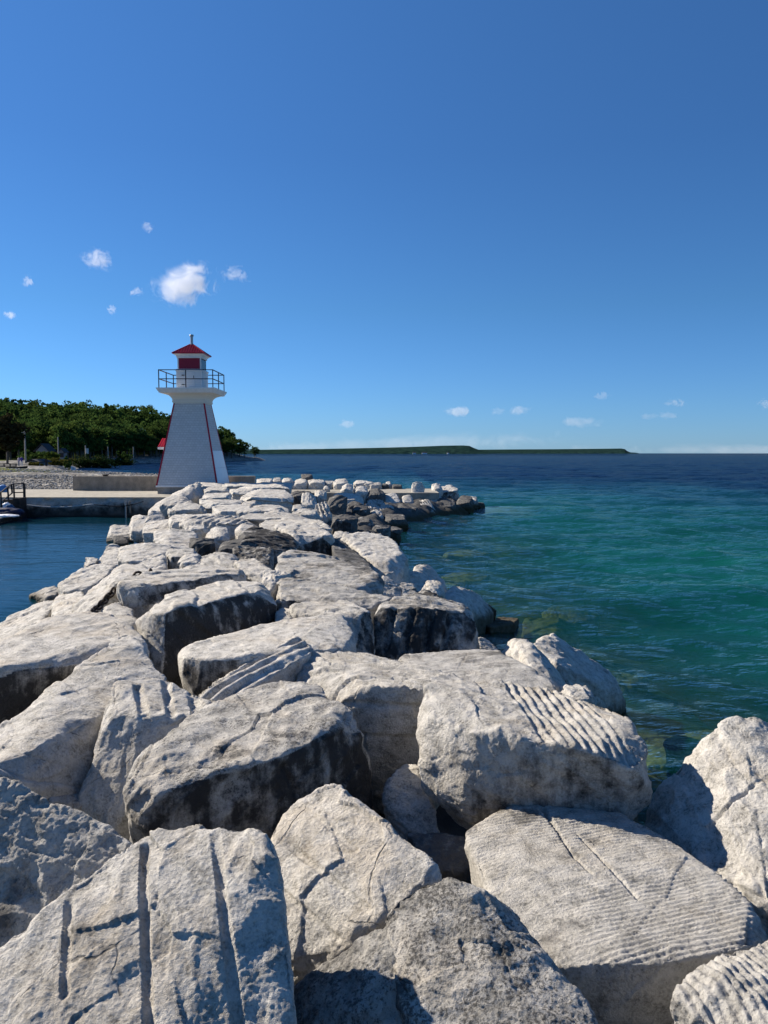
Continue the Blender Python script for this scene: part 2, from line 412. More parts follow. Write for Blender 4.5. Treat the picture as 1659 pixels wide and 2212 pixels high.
rock('bright tilted boulder in the centre foreground with three diagonal drill grooves',
  [(585,1800,3.4),(605,1765,3.5),(640,1728,3.6),(690,1703,3.62),(735,1692,3.62),(800,1735,3.4),(862,1790,3.22),(955,1880,3.02),(900,1930,2.95),(860,1962,2.9),(745,2042,2.85),(700,2065,2.86),(605,2062,2.95),(592,1900,3.2)],
  drop=.6, grooves=[((640,1732),(770,1838),.014,.012),((618,1820),(800,1972),.017,.016),((596,1915),(730,2030),.016,.014)], lichen=.02, tone=.03, amp=.7)
rock('speckled lichen-covered boulder at the bottom centre, peak towards the groove-faced slab',
  [(830,1972,2.82),(872,1922,2.88),(963,1882,2.92),(1012,1897,2.90),(1042,1925,2.88),(1078,1968,2.86),(1128,1990,2.84),(1172,2040,2.76),(1250,2150,2.52),(1310,2240,2.39),(1200,2330,2.23),(900,2330,2.28),(866,2120,2.60)],
  drop=.9, lichen=.52, tone=.25, amp=.8)
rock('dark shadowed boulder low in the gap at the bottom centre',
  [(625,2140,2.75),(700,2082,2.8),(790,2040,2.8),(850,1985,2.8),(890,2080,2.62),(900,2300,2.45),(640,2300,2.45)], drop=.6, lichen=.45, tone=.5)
rock('broad flat slab at lower right with fine parallel ridges and a crack',
  [(1004,1797,3.80),(1060,1765,3.96),(1145,1739,4.12),(1288,1736,4.16),(1335,1760,4.04),(1390,1788,3.85),(1490,1840,3.58),(1516,1872,3.45),(1630,1965,3.08),(1659,1998,2.97),(1655,2028,2.89),(1600,2046,2.84),(1520,2062,2.82),(1405,2084,2.78),(1360,2080,2.79),(1200,2072,2.82),(1075,1962,3.17),
   (1300,2210,2.80),(1450,2130,2.84),(1225,2160,2.84)],
  drop=.5, flutes=[((1060,1870),(1480,1810),.026,.0055,None,None)],
  grooves=[((1172,1742),(1198,1782),.014,.03),((1198,1782),(1240,1852),.008,.02),((1240,1852),(1280,1890),.006,.012),((1245,1798),(1310,1868),.006,.012),((1310,1868),(1380,1942),.008,.012)],
  lichen=.18, tone=.32, amp=.3, facet=.35)
rock('large boulder right of centre with a row of deep parallel flutes along its top',
  [(910,1481,4.75),(950,1475,4.9),(990,1464,5.0),(1090,1481,4.95),(1200,1490,4.85),(1290,1518,4.7),(1345,1545,4.5),(1384,1590,4.2),(1404,1627,4.05),(1017,1583,4.15),(1063,1581,4.12),(1150,1598,4.02),(1267,1620,3.95),(1380,1655,3.95),
   (925,1545,4.42),(900,1660,4.32),(905,1700,4.3),(1000,1768,4.1),(1340,1773,4.0),(1409,1722,4.05),(1386,1778,4.08)],
  drop=.12, shrink=.75, flutes=[((1095,1490),(1170,1600),.056,.018,0.0,8.6)], stain_shade=[(1200,1700,.74),(1350,1720,.78),(1010,1650,.62,.25)], lichen=.2, tone=.2, amp=.9)  # front face: dark crust, deepened to paint in its shade
rock('tall pale boulder at the right edge beside the water, its left side shaded',
  [(1385,1780,4.3),(1402,1735,4.35),(1420,1697,4.4),(1470,1680,4.3),(1502,1655,4.2),(1522,1618,4.2),(1562,1563,4.3),(1605,1542,4.3),(1659,1557,4.3),(1800,1580,4.2),(1530,1865,3.7),(1659,1950,3.3),(1800,1990,3.2),(1400,1815,4.0)],
  drop=.7, grooves=[((1530,1790),(1690,1660),.012,.016)], lichen=.22, tone=.1, amp=.9)
rock('small grey boulder at the bottom right corner with a ridged top',
  [(1458,2150,2.45),(1478,2112,2.5),(1520,2070,2.6),(1600,2052,2.68),(1659,2045,2.74),(1800,2040,2.75),(1562,2112,2.45),(1545,2235,2.3),(1800,2320,2.1),(1480,2200,2.42),(1700,2215,2.25)],
  drop=.6, flutes=[((1590,2080),(1690,2190),.034,.010,None,None)], stain_shade=[(1470,2170,.4)], lichen=.35, tone=.35)
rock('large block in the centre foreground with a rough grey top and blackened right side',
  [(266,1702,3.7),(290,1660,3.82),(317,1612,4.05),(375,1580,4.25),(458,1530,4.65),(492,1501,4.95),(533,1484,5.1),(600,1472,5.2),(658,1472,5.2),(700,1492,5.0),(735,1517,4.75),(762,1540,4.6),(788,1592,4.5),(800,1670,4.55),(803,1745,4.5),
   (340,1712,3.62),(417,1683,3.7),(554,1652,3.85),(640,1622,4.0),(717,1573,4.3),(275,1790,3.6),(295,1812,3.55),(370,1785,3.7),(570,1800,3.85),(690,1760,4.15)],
  drop=.35, stain_shade=[(770,1640,.95),(345,1765,.9,.16),(620,1760,.85,.22),(480,1740,.3)], grooves=[((610,1650),(640,1720),.02,.02)], lichen=.42, tone=.26, amp=.8, facet=1.2)
rock('tall pale boulder with notched top, left of the grey-topped block',
  [(171,1746,4.2),(183,1690,4.28),(200,1628,4.38),(221,1567,4.52),(233,1513,4.7),(246,1476,4.85),(262,1466,4.95),(308,1468,5.05),(350,1467,5.1),(400,1488,5.0),(468,1525,4.8),(243,1537,4.5),(312,1546,4.45),(420,1550,4.5),(266,1794,4.1),(310,1760,4.2)],
  drop=.5, grooves=[((297,1478),(312,1545),.032,.035),((358,1470),(370,1545),.03,.03),((420,1500),(425,1550),.03,.03)], lichen=.04, tone=.05, amp=.6)
rock('slanting slab with a sharp peak and rippled bright edge at the left',
  [(262,1370,5.9),(277,1373,5.9),(308,1400,5.7),(358,1471,5.3),(167,1442,5.3),(100,1495,5.0),(0,1582,4.6),(-110,1660,4.2),(233,1477,5.2),(250,1430,5.5),(138,1553,4.6),(71,1618,4.2),(0,1658,4.0),(-110,1730,3.8),(83,1706,4.1),(175,1706,4.35),(205,1630,4.7)],
  drop=.5, strata=((.35,.55,1),.11,.012), lichen=.06, tone=.03, amp=.5)
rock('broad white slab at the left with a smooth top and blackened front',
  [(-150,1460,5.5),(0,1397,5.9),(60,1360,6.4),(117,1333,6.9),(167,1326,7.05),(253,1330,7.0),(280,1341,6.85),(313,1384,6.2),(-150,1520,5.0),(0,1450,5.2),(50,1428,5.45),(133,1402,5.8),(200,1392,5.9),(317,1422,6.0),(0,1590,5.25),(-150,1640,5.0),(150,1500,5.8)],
  drop=.5, stain_shade=[(60,1480,.92),(-60,1560,.92)], lichen=.03, tone=.02, amp=.42, facet=.6)
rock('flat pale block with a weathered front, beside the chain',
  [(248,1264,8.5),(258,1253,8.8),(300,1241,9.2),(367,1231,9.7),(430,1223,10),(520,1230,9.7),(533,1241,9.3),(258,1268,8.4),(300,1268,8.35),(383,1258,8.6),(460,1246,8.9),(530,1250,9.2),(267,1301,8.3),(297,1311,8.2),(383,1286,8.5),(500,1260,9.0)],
  drop=.3, stain_shade=[(370,1272,.82),(280,1290,.7)], lichen=.12, tone=.12, amp=.6)
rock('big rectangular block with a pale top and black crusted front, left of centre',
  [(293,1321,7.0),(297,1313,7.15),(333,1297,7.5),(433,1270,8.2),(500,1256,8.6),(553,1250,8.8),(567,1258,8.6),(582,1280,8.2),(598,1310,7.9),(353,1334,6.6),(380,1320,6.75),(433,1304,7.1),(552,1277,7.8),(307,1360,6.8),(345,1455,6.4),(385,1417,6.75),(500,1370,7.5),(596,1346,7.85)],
  drop=.3, stain_shade=[(470,1335,.97),(340,1390,.72)], lichen=.05, tone=.08, amp=.42, facet=.8)
rock('long smooth cream slab in the middle with a stained near corner',
  [(383,1418,5.9),(392,1406,6.05),(458,1388,6.3),(542,1358,6.7),(625,1338,7.0),(690,1330,7.15),(735,1327,7.2),(752,1347,6.95),(768,1371,6.6),(405,1428,5.62),(500,1428,5.6),(580,1412,5.75),(668,1391,6.1),(742,1402,6.05),(395,1462,5.7),(420,1492,5.6),(768,1412,6.4),(480,1490,5.6)],
  drop=.3, stain_shade=[(440,1455,.9)], lichen=.02, tone=.02, amp=.35, facet=.5)
rock('slanting pale slab with three long flutes, in front of the cream slab',
  [(425,1498,5.1),(442,1487,5.2),(542,1433,5.6),(617,1383,6.05),(646,1376,6.15),(668,1396,5.95),(672,1408,5.85),(583,1467,5.4),(540,1478,5.2),(471,1515,4.95)],
  drop=.5, flutes=[((455,1492),(618,1400),.10,.035,None,None)], lichen=.03, tone=.03, facet=.7, amp=.5)
rock('thick block in the centre with ridged grey top and layered shaded front',
  [(643,1476,5.6),(655,1421,5.95),(668,1408,6.05),(690,1403,6.1),(730,1405,6.1),(800,1413,6.0),(880,1428,5.85),(955,1450,5.6),(1000,1470,5.3),(757,1473,5.1),(820,1481,5.0),(915,1488,4.95),(985,1490,4.95),(740,1516,5.05),(785,1592,5.0),(800,1655,5.0),(950,1655,4.95),(690,1500,5.3)],
  drop=.4, flutes=[((730,1440),(915,1475),.085,.03,None,None)], grooves=[((745,1518),(920,1525),.02,.016),((775,1588),(920,1592),.02,.018)], lichen=.12, tone=.15, amp=.6)
rock('flat grey slab with faint scratches behind the fluted boulder',
  [(855,1417,6.1),(947,1412,6.2),(1005,1403,6.3),(1076,1406,6.25),(1126,1433,5.8),(1188,1471,5.4),(1203,1496,5.2),(1000,1500,5.1),(900,1460,5.5)],
  drop=.5, tone=.42, lichen=.12, amp=.4, facet=.3, grooves=[((1010,1410),(990,1445),.008,.008),((1100,1445),(1090,1468),.008,.006)])
rock('pointed pale stone at the right, left neighbour of the long leaning one at the water',
  [(1080,1407,7.6),(1105,1379,7.6),(1122,1374,7.6),(1142,1386,7.4),(1185,1430,7.2),(1227,1480,7.0),(1207,1494,6.3),(1150,1450,6.6)], drop=.7, lichen=.15, tone=.12)
rock('long pale leaning boulder at the right whose tip dips into the water',
  [(1151,1388,8.8),(1174,1364,9.2),(1190,1366,9.2),(1232,1394,9.2),(1310,1444,9.1),(1336,1466,9.05),(1355,1496,9.1),(1353,1528,9.15),(1210,1446,8.3),(1300,1483,8.5),(1336,1501,8.7),(1330,1528,9.0),(1225,1485,8.6)],
  drop=.35, lichen=.22, tone=.08)
rock('small low stone between the fluted boulder and the leaning boulder',
  [(1207,1486,6.3),(1230,1478,6.5),(1264,1478,6.5),(1290,1505,6.3),(1278,1514,6.1),(1220,1510,6.0)], drop=.6, lichen=.2, tone=.15)
rock('cream broken stone wedged in the dark gap under the fluted boulder',
  [(832,1710,4.45),(850,1672,4.6),(875,1648,4.75),(900,1645,4.7),(905,1690,4.5),(940,1745,4.35),(950,1820,4.2),(880,1790,4.25),(830,1740,4.4)], drop=.5, lichen=.05, tone=.05)
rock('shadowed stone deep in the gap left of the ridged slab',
  [(880,1800,4.05),(950,1800,4.1),(1010,1805,4.05),(1020,1880,3.8),(930,1880,3.8)], drop=.5, lichen=.4, tone=.9)  # high tone paints the shade of the gap onto this stone
rock('small brown stone in the gap below the slanting slab at left',
  [(100,1700,4.3),(135,1685,4.4),(170,1690,4.45),(180,1740,4.2),(110,1730,4.1)], drop=.3, lichen=.2, tone=.3)
# --- middle distance stones, right of the crest; dark fronts mix crust with painted shade
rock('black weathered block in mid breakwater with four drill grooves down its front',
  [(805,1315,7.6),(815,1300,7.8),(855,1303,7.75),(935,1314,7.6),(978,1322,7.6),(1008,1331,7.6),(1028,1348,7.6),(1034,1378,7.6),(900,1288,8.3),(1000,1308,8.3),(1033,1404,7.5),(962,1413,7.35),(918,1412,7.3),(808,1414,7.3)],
  drop=.4, grooves=[((852,1312),(832,1405),.035,.06),((895,1312),(872,1408),.035,.06),((935,1318),(915,1408),.035,.06),((972,1325),(955,1410),.035,.06)], stain_shade=[(900,1360,.90),(1020,1380,.86)], lichen=.4, tone=.4)
rock('dark mottled boulder behind the black-fronted block, right of its pale top',
  [(587,1295,8.1),(598,1258,8.8),(608,1247,9.0),(628,1245,9.0),(732,1269,8.7),(795,1284,8.4),(852,1296,8.2),(800,1315,8.0),(725,1300,8.1),(628,1308,8.1),(598,1310,8.2)], drop=.5, stain_shade=[(640,1300,.84)], lichen=.3, tone=.4)
rock('block with shadowed grey top and grooved black right end behind the cream slab',
  [(618,1311,7.9),(645,1308,7.95),(698,1302,8.0),(752,1299,8.0),(770,1305,7.8),(803,1328,7.4),(735,1328,7.3),(668,1330,7.5),(809,1412,7.2),(770,1410,6.95)], drop=.4,
  stain_shade=[(790,1370,.92)], grooves=[((768,1345),(772,1405),.03,.03),((788,1335),(792,1408),.03,.03)], lichen=.2, tone=.25)
rock('long rounded grey-brown boulder above the mottled dark one',
  [(597,1228,9.8),(605,1207,10.4),(618,1194,10.9),(642,1190,11.1),(692,1199,10.9),(725,1214,10.4),(748,1226,10.1),(808,1229,9.9),(826,1237,9.6),(600,1236,9.6),(690,1250,9.4),(826,1278,9.2),(782,1278,9.0)], drop=.4, lichen=.2, tone=.42, amp=.8, facet=.6)
rock('small white upright stone beside the long grey-brown boulder',
  [(563,1261,8.8),(572,1232,9.2),(595,1233,9.2),(628,1238,9.1),(598,1246,8.9),(585,1286,8.6)], drop=.4, lichen=.05, tone=.02)
rock('large bright white craggy boulder standing above the water, middle of the breakwater',
  [(738,1160,15),(758,1150,15.3),(785,1148,15.5),(818,1159,15.2),(840,1160,15.1),(868,1179,14.6),(883,1200,14.1),(872,1234,13.5),(852,1255,13),(828,1238,13.1),(812,1227,13.2),(778,1194,14)], drop=.6, stain_shade=[(850,1240,.45)], lichen=.12, tone=.0, amp=1.2, facet=1.3)
rock('dark smooth slanting slab leaning against the bright white craggy boulder',
  [(715,1162,14.6),(737,1168,14.5),(778,1198,13.6),(808,1234,12.6),(748,1228,12.5),(722,1206,13)], drop=.5, stain_shade=[(750,1200,.7)], lichen=.3, tone=.8, amp=.5)
rock('square block with a pale flat top and black front, left of the white craggy boulder',
  [(592,1139,15),(618,1127,16.3),(678,1127,16.3),(705,1146,15),(719,1157,14.5),(635,1155,14.2),(716,1161,14),(645,1187,14),(726,1209,14)], drop=.4, stain_shade=[(680,1180,.9)], lichen=.05, tone=.15, amp=.6)
rock('dark rugged stone left of the pale-topped square block',
  [(516,1152,14.4),(550,1140,15),(628,1153,14.3),(646,1188,13.5),(618,1195,13.1),(571,1183,13),(516,1172,13)], drop=.4, stain_shade=[(600,1178,.9)], lichen=.45, tone=.7)
rock('dark grey block tucked below the rugged dark stone',
  [(505,1182,12.4),(538,1179,12.5),(586,1189,12.1),(592,1208,11.7),(588,1226,11.3),(540,1216,11.4),(505,1210,11.4)], drop=.4, stain_shade=[(540,1205,.85)], lichen=.4, tone=.6)
rock('grey sloping stone behind the small white upright one',
  [(505,1208,11),(551,1206,11),(596,1229,9.9),(570,1252,9.3),(518,1238,9.6)], drop=.5, lichen=.2, tone=.25)
rock('pale wedge boulder on the right shore with its left side in shadow',
  [(868,1258,14.5),(892,1227,15),(912,1213,15.5),(933,1219,15.6),(949,1234,15.5),(969,1268,15.5),(960,1286,14.6),(900,1288,14)], drop=.5, lichen=.05, tone=.02)
rock('little cream stone in front of the pale wedge boulder',
  [(911,1278,12.8),(918,1254,13.1),(935,1248,13.2),(956,1260,13.1),(961,1282,12.9),(935,1292,12.5)], drop=.4, lichen=.05, tone=.0)
rock('half shaded pale boulder running down into the water on the right shore',
  [(951,1286,13.8),(978,1264,14.3),(1003,1269,14.4),(1042,1293,14.5),(1073,1317,14.7),(1066,1338,14.4),(1032,1343,13.5),(985,1316,13),(958,1309,13)], drop=.4, lichen=.15, tone=.08)
rock('low wet stone awash at the foot of the half shaded pale boulder',
  [(1036,1349,14.2),(1072,1334,15),(1122,1334,14.9),(1112,1349,14.2),(1060,1356,13.8)], drop=.3, lichen=.2, tone=.2)
rock('grey faceted stone at the right end of the long grey-brown boulder',
  [(824,1243,11),(842,1249,11),(866,1270,10.8),(869,1292,10.4),(826,1285,10.2)], drop=.5, lichen=.3, tone=.4)
rock('dark stone in the shade below the pale wedge boulder',
  [(864,1260,12.2),(885,1256,12.4),(912,1284,12),(905,1296,11.4),(862,1294,11.2)], drop=.5, lichen=.2, tone=.35)
rock('black flat-topped stone behind the drilled black block',
  [(851,1291,10),(878,1284,10.4),(918,1278,10.8),(948,1281,10.8),(959,1312,10.3),(918,1314,9.8),(862,1306,9.6)], drop=.5, stain_shade=[(905,1300,.92)], lichen=.4, tone=.3)
rock('small crumbly brown stone at the water right of the drilled black block',
  [(1032,1380,9.2),(1048,1378,9.4),(1062,1392,9.3),(1076,1406,9.1),(1040,1414,8.6)], drop=.6, lichen=.5, tone=.3)
rock('small bluish shaded stone between the black-fronted block and the cream slab',
  [(597,1318,7.9),(606,1312,8),(625,1316,7.9),(637,1332,7.7),(633,1348,7.5),(598,1352,7.4)], drop=.4, lichen=.1, tone=.15)

# --- left slope down to the harbour
rock('long sloping slab with a shaded lower side where the chain runs',
  [(163,1328,8.6),(167,1303,9),(253,1227,10.7),(267,1217,11),(300,1216,11),(328,1234,10.2),(300,1243,9.7),(250,1262,9),(205,1328,8.4)], drop=.6, lichen=.04, tone=.03)
rock('blocky cream stone right above the long sloping slab',
  [(289,1215,11.5),(333,1197,12),(350,1194,12.1),(358,1204,11.8),(359,1231,11.3),(327,1235,11)], drop=.5, lichen=.03, tone=.0)
rock('pale stone with a square shaded end on the harbour slope',
  [(126,1271,11.4),(130,1260,11.6),(187,1224,12.4),(213,1218,12.6),(248,1227,12.1),(240,1238,11.8),(187,1277,11),(143,1281,11)], drop=.6, lichen=.05, tone=.05)
rock('little rounded stone at the harbour edge above the square-ended stone',
  [(181,1218,16.4),(187,1206,16.9),(200,1201,17),(213,1204,16.9),(207,1216,16.4),(187,1224,16)], drop=.7, lichen=.15, tone=.15)
rock('isolated low stone reaching out into the harbour water',
  [(63,1286,16.4),(83,1280,16.6),(100,1268,16.4),(117,1266,16.3),(129,1275,16),(120,1287,15.6),(100,1292,15.4)], drop=.3, lichen=.15, tone=.1)
rock('low pale boulder at the far left edge of the slope beside the harbour water',
  [(-90,1400,9.6),(0,1357,10.2),(17,1337,10.6),(67,1319,11),(93,1296,11.5),(118,1292,11.2),(112,1334,9.6),(50,1364,9.1),(0,1394,8.6),(-90,1430,8.4)], drop=.6, lichen=.12, tone=.05)
rock('craggy pale stone left of the long sloping slab',
  [(116,1292,11),(130,1283,11.2),(175,1278,10.8),(185,1291,10.2),(166,1328,9),(112,1335,9)], drop=.6, lichen=.06, tone=.03, facet=1.4)
rock('small rough stone under the chain behind the broad white slab',
  [(210,1328,8.0),(225,1312,8.2),(255,1300,8.4),(285,1318,8.1),(300,1350,7.6),(285,1362,7.2),(240,1345,7.5)], drop=.5, lichen=.15, tone=.1)

# --- the far stretch towards the lighthouse: a survey table of stones
def c3(x, y): return x/3.0, 1036.9 + y/3.0
def c4(x, y): return 518.4 + x/3.0, 993.7 + y/3.0
LOOK = {'w': dict(lichen=.03, tone=.0), 'c': dict(lichen=.02, tone=.0), 'g': dict(lichen=.15, tone=.3), 'd': dict(lichen=.5, tone=.95), 'b': dict(lichen=.45, tone=.85)}  # 'd': dark stone, with slope shade painted in through lichen and tone
def stone(crop, x0, y0, x1, y1, look, label, D=None, z=1.66, f=0.42, skew=0.0):
    """a broken block filling a surveyed width and height; D = distance of its back edge (else top height z)"""
    rnd_ = random.Random(int(x0*7+y0*13+x1))
    (X0, Y0), (X1, Y1) = crop(x0, y0), crop(x1, y1)
    X0, X1 = X0 - (X1-X0)*.05, X1 + (X1-X0)*.05
    if D is None: D = (CAM_H-z)/tanv(Y0)
    zt = CAM_H - D*tanv(Y0); Wm = (X1-X0)*D/FOC; h = Y1-Y0
    yf = Y0 + f*h
    Df = (CAM_H-zt)/tanv(yf) if tanv(yf) > 0.005 else D-1
    Df = max(Df, D - 1.15*max(Wm, .4), D*0.75); Df = min(Df, D - 0.3)
    j = lambda a: a*(rnd_.random()-.5)*2
    w_ = X1-X0; cutl, cutr = rnd_.uniform(0, .3), rnd_.uniform(0, .3)
    a, b = rnd_.uniform(0,.5), rnd_.uniform(0,.5)
    P = [(X0+w_*cutl, Y0+h*a*max(0,-skew+.4)*.8, D), (X0+w_*rnd_.uniform(.35,.65), Y0, D-.05), (X1-w_*cutr, Y0+h*b*max(0,skew+.4)*.8, D),
         (X0+w_*rnd_.uniform(0,.12), yf+h*j(.1)+h*.15*max(0,-skew), (D+Df)/2), (X1-w_*rnd_.uniform(0,.12), yf+h*j(.1)+h*.2*max(0,skew), (D+Df)/2),
         (X0+w_*rnd_.uniform(.1,.35), yf+h*rnd_.uniform(0,.15), Df), (X1-w_*rnd_.uniform(.1,.35), yf+h*rnd_.uniform(0,.15), Df),
         (X0+w_*rnd_.uniform(0,.1), Y0+h*.85, Df+.1), (X1-w_*rnd_.uniform(0,.1), Y0+h*.85, Df+.1), (X0+w_*.3, Y1, Df-.05), (X1-w_*.3, Y1, Df-.05)]
    kw = dict(LOOK[look[0]]); 
    if 's' in look: kw['stain_shade'] = [((X0+X1)/2, (yf+Y1)/2, .85)]
    if 'f' in look: kw['flutes'] = [((X0+w_*.3, Y0+h*.25), (X0+w_*.5, yf), .14, .07, None, None)]
    if 'v' in look: kw['flutes'] = [((X0+w_*.4, yf+h*.1), (X0+w_*.4, Y1), .2, .07, None, None)]
    if 'l' in look: kw['strata'] = ((.05, .1, 1), .22, .05)
    return rock(label, P, drop=.35, rnd=.004, amp=.6, **kw)

T3 = [  # harbour side and crest, nearest first
 (780,405,1105,560,'w','wide pale sloping stone above the blocky cream stone on the harbour side',1.55,.75),
 (1085,445,1290,578,'gs','stone with black end beside the blocky cream stone on the crest',1.66,.3),
 (1170,480,1335,570,'w','smooth pale lump on the crest in front of the black-ended stone',1.7,.6),
 (1300,490,1560,582,'g','flat grey slab behind the pale block beside the chain',1.68,.7),
 (1340,465,1530,525,'g','thin grey slab on the crest overlapping the flat grey one',1.68,.6),
 (1500,540,1659,630,'d','dark grey stone at the right end of the pale block beside the chain',1.6,.5),
 (1000,320,1290,475,'w','large pale flat stone at the middle of the crest, smooth top',1.66,.7),
 (1240,370,1405,475,'ds','rugged black-stained stone right of the large pale flat one',1.68,.3),
 (1395,385,1659,505,'ds','wide dark ledge of stone across the crest, black front',1.68,.45),
 (1330,300,1490,392,'w','rounded pale stone in front of the ridged dark slab',1.66,.6),
 (1530,285,1655,352,'c','bright cream pyramid stone catching the sun on the crest',1.66,.5),
 (1215,290,1345,348,'w','small pale stone under the ridged dark slab',1.62,.5),
 (1185,232,1655,330,'gfv','long slab with a ridged dark front across the crest',1.66,.35),
 (1085,225,1400,292,'w','smooth low white stone left of the ridged dark slab',1.6,.7),
 (925,250,1180,365,'w','pale angular stone on the harbour slope below the cream one',1.45,.7),
 (620,448,875,565,'w','flat pale stone low on the harbour slope beside the water',1.0,.85),
 (680,418,790,478,'g','grey flaky stone at the harbour edge',.6,.6),
 (740,355,835,425,'d','small dark-footed stone at the harbour waterline',.5,.5),
 (690,285,860,405,'w','rounded white stone at the far harbour waterline, dark underneath',.65,.6),
 (830,215,1010,345,'w','long pale stone leaning up the far harbour slope',1.1,.8),
 (930,195,1085,350,'c','cream smooth-faced stone on the harbour slope, brightest there',1.35,.8),
 (1370,160,1645,238,'w','broad pale layered stone below the lighthouse on the crest',1.64,.5),
 (1110,150,1315,245,'gl','layered pale stone with shaded side facing the harbour crest',1.6,.4),
 (1310,130,1560,190,'wl','thin pale layered slab on the crest below the lighthouse',1.64,.5),
 (1040,100,1260,180,'g','grey shaded stone at the head of the harbour slope',1.5,.5),
 (1560,135,1659,168,'w','small pale crest stone right of the thin layered slab',1.64,.5),
 (1480,55,1659,98,'wl','far pale layered slab close to the lighthouse foot',1.64,.5),
 (1300,85,1510,140,'wl','far wide pale slab in front of the lighthouse',1.62,.5),
 (1320,42,1490,88,'g','far grey slab right in front of the lighthouse plinth',1.66,.4),
 (1270,18,1470,60,'w','far pale stone touching the lighthouse wall foot at its right',1.68,.5),
 (1440,15,1659,60,'wl','far low pale stone right of the lighthouse foot, end of the crest',1.7,.5),
]
for (x0,y0,x1,y1,lk,lb,z,f) in T3: stone(c3, x0,y0,x1,y1,lk,lb,z=z,f=f)
